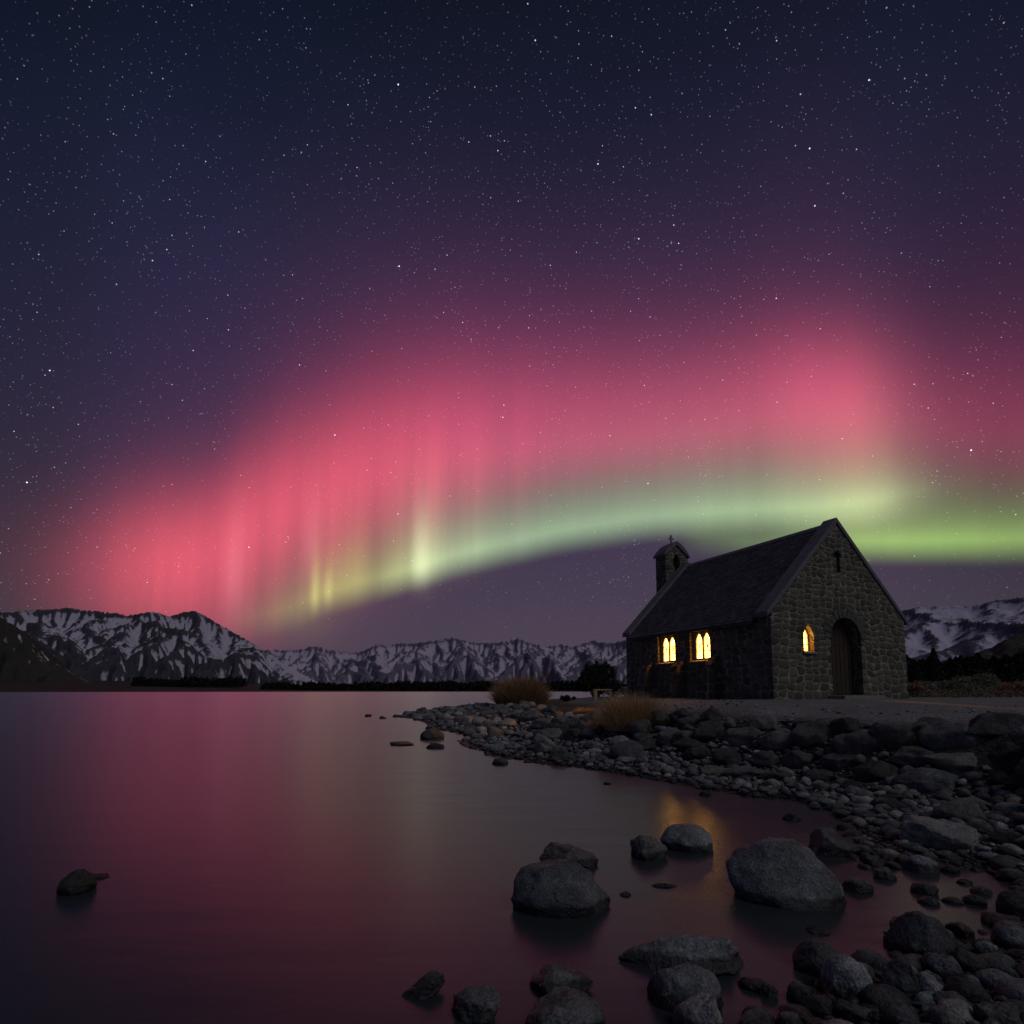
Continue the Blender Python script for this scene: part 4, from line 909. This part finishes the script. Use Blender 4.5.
# ------------------------------------------------------------------ plants
def blades(name, c, R_, H_, n, mat, spread=.6, wid=.012, seed=0, zs=4):
    rs = np.random.default_rng(seed)
    a = rs.uniform(0, 2 * PI, n); rr = R_ * .62 * np.sqrt(rs.uniform(0, 1, n)); h = H_ * rs.uniform(.5, 1.08, n) * np.sqrt(1 - 2.2 * (rr / R_) ** 2); out = R_ * spread * rs.uniform(.05, .55, n); a2 = a + rs.normal(0, .6, n)
    V = []; F = []; k = 0
    base = np.stack([np.cos(a) * rr, np.sin(a) * rr, np.zeros(n) - .05], 1); sx_ = rs.uniform(0, 2 * PI, n)
    side = np.stack([np.cos(sx_), np.sin(sx_), np.zeros(n)], 1) * wid
    rows = []
    for j in range(zs + 1):
        t = j / zs
        p = base + np.stack([np.cos(a2) * out * t ** 1.2, np.sin(a2) * out * t ** 1.2, h * (t - .22 * t ** 3)], 1)
        w_ = side * (1 - t * .85); rows.append((p - w_, p + w_))
    V = np.stack([q for r_ in rows for q in r_], 1).reshape(-1, 3)     # n, 2*(zs+1), 3
    m = 2 * (zs + 1); b0 = np.arange(n) * m; F = np.concatenate([np.stack([b0 + 2 * j, b0 + 2 * j + 1, b0 + 2 * j + 3, b0 + 2 * j + 2], 1) for j in range(zs)])
    o = np_mesh(name, V, F, mat); o.location = c; return o
def leafcloud(n, ctr_fn, size, rs):
    P = ctr_fn(n, rs); n = len(P); a = rs.normal(size=(n, 3)); a /= np.linalg.norm(a, axis=1)[:, None]; b = rs.normal(size=(n, 3)); b -= a * (a * b).sum(1)[:, None]; b /= np.linalg.norm(b, axis=1)[:, None]
    s = size * rs.uniform(.5, 1.3, n)[:, None]
    V = np.stack([P - a * s, P + b * s * .45, P + a * s, P - b * s * .45], 1).reshape(-1, 3); return V, np.arange(n * 4).reshape(n, 4)
def shrub(name, loc, rx, ry, h, mat, n, size, label, cat, seed, lumps=14, group=None, spiky=0):
    rs = np.random.default_rng(seed); root = empty(name, loc); tag(root, label, cat, group)
    L_ = []
    for i in range(lumps):
        a = rs.uniform(0, 2 * PI); q_ = math.sqrt(rs.uniform(0, 1)) * .75; zz = rs.uniform(.25, .8) * (1 - q_ * .45)
        L_.append((math.cos(a) * q_ * rx, math.sin(a) * q_ * ry, zz * h, rs.uniform(.22, .42)))
    L_ = np.array(L_)
    def fn(n, rs):
        k = rs.integers(0, len(L_), n); d = rs.normal(size=(n, 3)); d /= np.linalg.norm(d, axis=1)[:, None]; r_ = rs.uniform(.35, 1.0, n) ** .5
        P = L_[k, :3] + d * (r_ * L_[k, 3])[:, None] * np.array([rx, ry, h * .62])
        if spiky:
            m = rs.uniform(0, 1, n) < .25; P[m, 2] += np.abs(rs.normal(0, spiky, m.sum()))
            P[m, :2] = L_[k[m], :2] + rs.normal(0, .05, (m.sum(), 2))
        P[:, 2] = np.maximum(P[:, 2], .02); return P
    V, F = leafcloud(n, fn, size, rs); np_mesh('foliage', V, F, mat, root)
    mb = MB()
    for i in range(lumps):
        e = Vector(L_[i, :3]); mb.tube((e.x * .12, e.y * .12, -.1), e * .55 + Vector((0, 0, .05)), .03 * h / 2 + .008, .015 * h / 2 + .005, 5); mb.tube(e * .55 + Vector((0, 0, .05)), e, .015 * h / 2 + .005, .004, 5)
    mb.build('stem', M['bark'], root); return root
mg = mat_leaf('dry_grass', (.30, .19, .09), (.66, .44, .22)); mo = mat_leaf('rust_twigs', (.24, .145, .07), (.52, .32, .16)); md = mat_leaf('dark_evergreen', (.012, .018, .010), (.035, .045, .022))
mr = mat_leaf('reddish_scrub', (.22, .11, .075), (.42, .24, .16)); mgs = mat_leaf('grey_green_scrub', (.09, .095, .06), (.28, .27, .17))
p = hit(520, 705); p = Vector((.55, 39, zt1(.55, 39)))
ob = blades('dry_bush', p, 2.35, 2.5, 7500, mo, spread=.85, wid=.016, seed=4); tag(ob, 'rounded rust brown dry bush on the end of the point by the water', 'bush')
p = TUS
ob = blades('grass_tussock', p, .98, 1.2, 4800, mg, spread=1.0, wid=.006, seed=5); tag(ob, 'tan dry grass tussock growing among the rocks left of the chapel', 'grass')
for i, (a, b, r_, h_) in enumerate([(598, 728, .4, .4), (665, 722, .4, .35), (585, 712, .5, .3)]):
    q_ = hit(a, b); ob = blades('grass_tussock', q_, r_, h_, 700, mg, spread=1.0, wid=.006, seed=15 + i)
    tag(ob, ['short dry grass tuft at the left foot of the big tan tussock', 'short dry grass tuft at the right of the big tan tussock', 'low dry grass tuft beside the path near the wooden rail'][i], 'grass')
shrub('evergreen_shrub', (5.65, 40, zt1(5.65, 40)), 1.75, 1.4, 2.75, md, 15000, .085, 'dark evergreen shrub with spiky top left of the chapel', 'shrub', 21, 16, spiky=.22)
shrub('small_shrub', (3.5, 37, zt1(3.5, 37)), .55, .5, .55, md, 1500, .06, 'small black shrub between the rust bush and the evergreen', 'shrub', 22, 7)
shrub('scrub_bush', (6.9, 34.5, zt1(6.9, 34.5)), .9, .6, .95, mgs, 2500, .05, 'low grey green bush against the far corner of the chapel', 'shrub', 23, 9)
def at(px, Y_): return ((px - 512) / FPX * Y_ * (math.cos(PITCH) - .0), Y_)
def plant_at(px, Y_): 
    r = ray(px, 690); x = r.x / r.y * Y_; return Vector((x, Y_, zt1(x, Y_)))
shrub('reddish_bush', plant_at(915, 27), .62, .5, .85, mr, 4200, .045, 'reddish brown bush right beside the chapel corner', 'bush', 24, 9)
shrub('scrub_bush', plant_at(975, 36), 1.9, 1.2, 1.45, mgs, 7000, .06, 'widest grey green bush at the right beyond the gravel', 'bush', 25, 14)
shrub('scrub_bush', plant_at(1012, 33), 1.0, .8, 1.0, mr, 3500, .05, 'brown bush at the right edge beyond the gravel', 'bush', 26, 9)
shrub('scrub_bush', plant_at(942, 40), 1.2, .9, 1.1, mgs, 4200, .055, 'grey green bush between the reddish bush and the widest bush', 'bush', 27, 9)
# low scrub strip along the far edge of the gravel
def strip(name, pts, n, size, mat, hmax, label, seed):
    rs = np.random.default_rng(seed); P = []
    A_ = np.array(pts); k = rs.integers(0, len(A_) - 1, n); t = rs.uniform(0, 1, n)[:, None]; c = A_[k] * (1 - t) + A_[k + 1] * t; w_ = rs.normal(0, 1, (n, 2)) * np.array([.8, 1.6])
    xy = c + w_; hh = hmax * (.45 + .9 * np.clip(fbm(xy[:, 0] * .7, xy[:, 1] * .5, 3) + .3, 0, 1)); z = zt(xy[:, 0], xy[:, 1]) + rs.uniform(0, 1, n) * hh
    C = np.column_stack([xy, z]); V, F = leafcloud(n, lambda n, rs: C, size, rs); o = np_mesh(name, V, F, mat); tag(o, label, 'scrub', kind='stuff')
a_ = [tuple(plant_at(px, Y_)[:2]) for px, Y_ in ((905, 27), (940, 28), (985, 29), (1030, 30), (1100, 30))]
strip('low_scrub', a_, 16000, .045, mat_leaf('low_scrub_leaf', (.08, .065, .042), (.24, .19, .12)), .38, 'low brown scrub along the far edge of the gravel at the right', 31)
a_ = [tuple(plant_at(px, Y_)[:2]) for px, Y_ in ((900, 42), (950, 46), (1000, 48), (1060, 48), (1150, 46))]
strip('low_scrub', a_, 26000, .07, mgs, 1.0, 'grey green scrub thicket in front of the dark wood at the right', 32)
# conifers
def conifer_np(h, r_, n, rs, size):
    t = rs.uniform(0.0, 1, n) ** .8; a = rs.uniform(0, 2 * PI, n); lay = .72 + .28 * np.abs(np.sin(t * 22 + a * .7)); rad = r_ * (1 - t) ** .85 * lay * rs.uniform(.3, 1, n) ** .5 + .02
    return np.stack([np.cos(a) * rad, np.sin(a) * rad, h * (.06 + .94 * t) - rad * .25], 1)
def conifer(loc, h, r_, label, seed, n=5000, size=.11, group=None):
    rs = np.random.default_rng(seed); root = empty('conifer_tree', loc); tag(root, label, 'tree', group)
    V, F = leafcloud(n, lambda n, rs: conifer_np(h, r_, n, rs, size), size, rs); np_mesh('crown', V, F, md, root)
    MB().tube((0, 0, -.2), (0, 0, h * .92), .09 * h / 4, .01, 7).build('trunk', M['bark'], root)
conifer(plant_at(936, 58), 4.3, 1.25, 'dark conifer standing above the scrub right of the chapel', 41)
conifer(plant_at(917, 66), 3.6, 1.4, 'shorter dark conifer beside the chapel edge', 42)
conifer(plant_at(958, 70), 4.2, 1.6, 'dark conifer just right of the tallest conifer', 43)
def forest(name, spots, h0, h1, label, seed, per=160, size=.5, wide=.34):
    rs = np.random.default_rng(seed); Vs = []
    for (x, y, z) in spots:
        h = rs.uniform(h0, h1) * (1 if h1 < 10 else float(np.clip(.85 + 1.3 * fbm(np.array([x / 70.0]), np.array([3.3]), 4)[0], .35, 1.3))); P = conifer_np(h, h * wide, per, rs, size) + np.array([x, y, z]); Vs.append(P)
    C = np.concatenate(Vs); V, F = leafcloud(len(C), lambda n, rs: C, size, rs); o = np_mesh(name, V, F, mat_leaf(name + '_needles', (.008, .011, .008), (.024, .03, .018))); tag(o, label, 'forest', kind='stuff')
sp_ = []
rs = np.random.default_rng(5)
for _ in range(420):
    px = rs.uniform(885, 1250); Y_ = rs.uniform(88, 135); v = plant_at(px, Y_); sp_.append((v.x, v.y, v.z))
forest('distant_wood', sp_, 4.9, 5.7, 'dark wood closing the view at the right below the snowy hills', 51, per=420, size=.3, wide=.6)
def far_spots(px0, px1, Y0, Y1, z, n):
    out = []
    for _ in range(n):
        px = rs.uniform(px0, px1); Y_ = rs.uniform(Y0, Y1); r = ray(px, 690); out.append((r.x / r.y * Y_, Y_, z + (Y_ - Y0) * .01))
    return out
forest('far_wood', far_spots(133, 245, 1560, 1700, 14, 420), 16, 24, 'dark belt of trees on the far shore below the left mountains', 52, per=40, size=4)
forest('far_wood', far_spots(262, 500, 1330, 1500, 1, 900), 13, 21, 'long dark belt of trees along the far shore in the middle', 53, per=40, size=4)
forest('far_wood', far_spots(480, 800, 1500, 1800, 1, 900), 17, 26, 'dark belt of trees on the far shore behind the bushes and chapel', 54, per=40, size=4)

# ------------------------------------------------------------------ low wooden rail near the shrub
q_ = plant_at(595.5, 26); rail = empty('wooden_rail', (q_.x, q_.y, zt1(q_.x, q_.y)), .1); tag(rail, 'low pale wooden rail on posts beside the dark evergreen shrub', 'rail')
MB().box(-.08, .07, -.05, .05, -.2, .42).build('post', M['pale_wood'], rail, bevel=.01)
MB().box(.60, .70, -.05, .05, -.2, .40).build('post', M['pale_wood'], rail, bevel=.01)
MB().box(-.10, .73, -.06, .06, .423, .49).build('top_rail', M['pale_wood'], rail, bevel=.01)
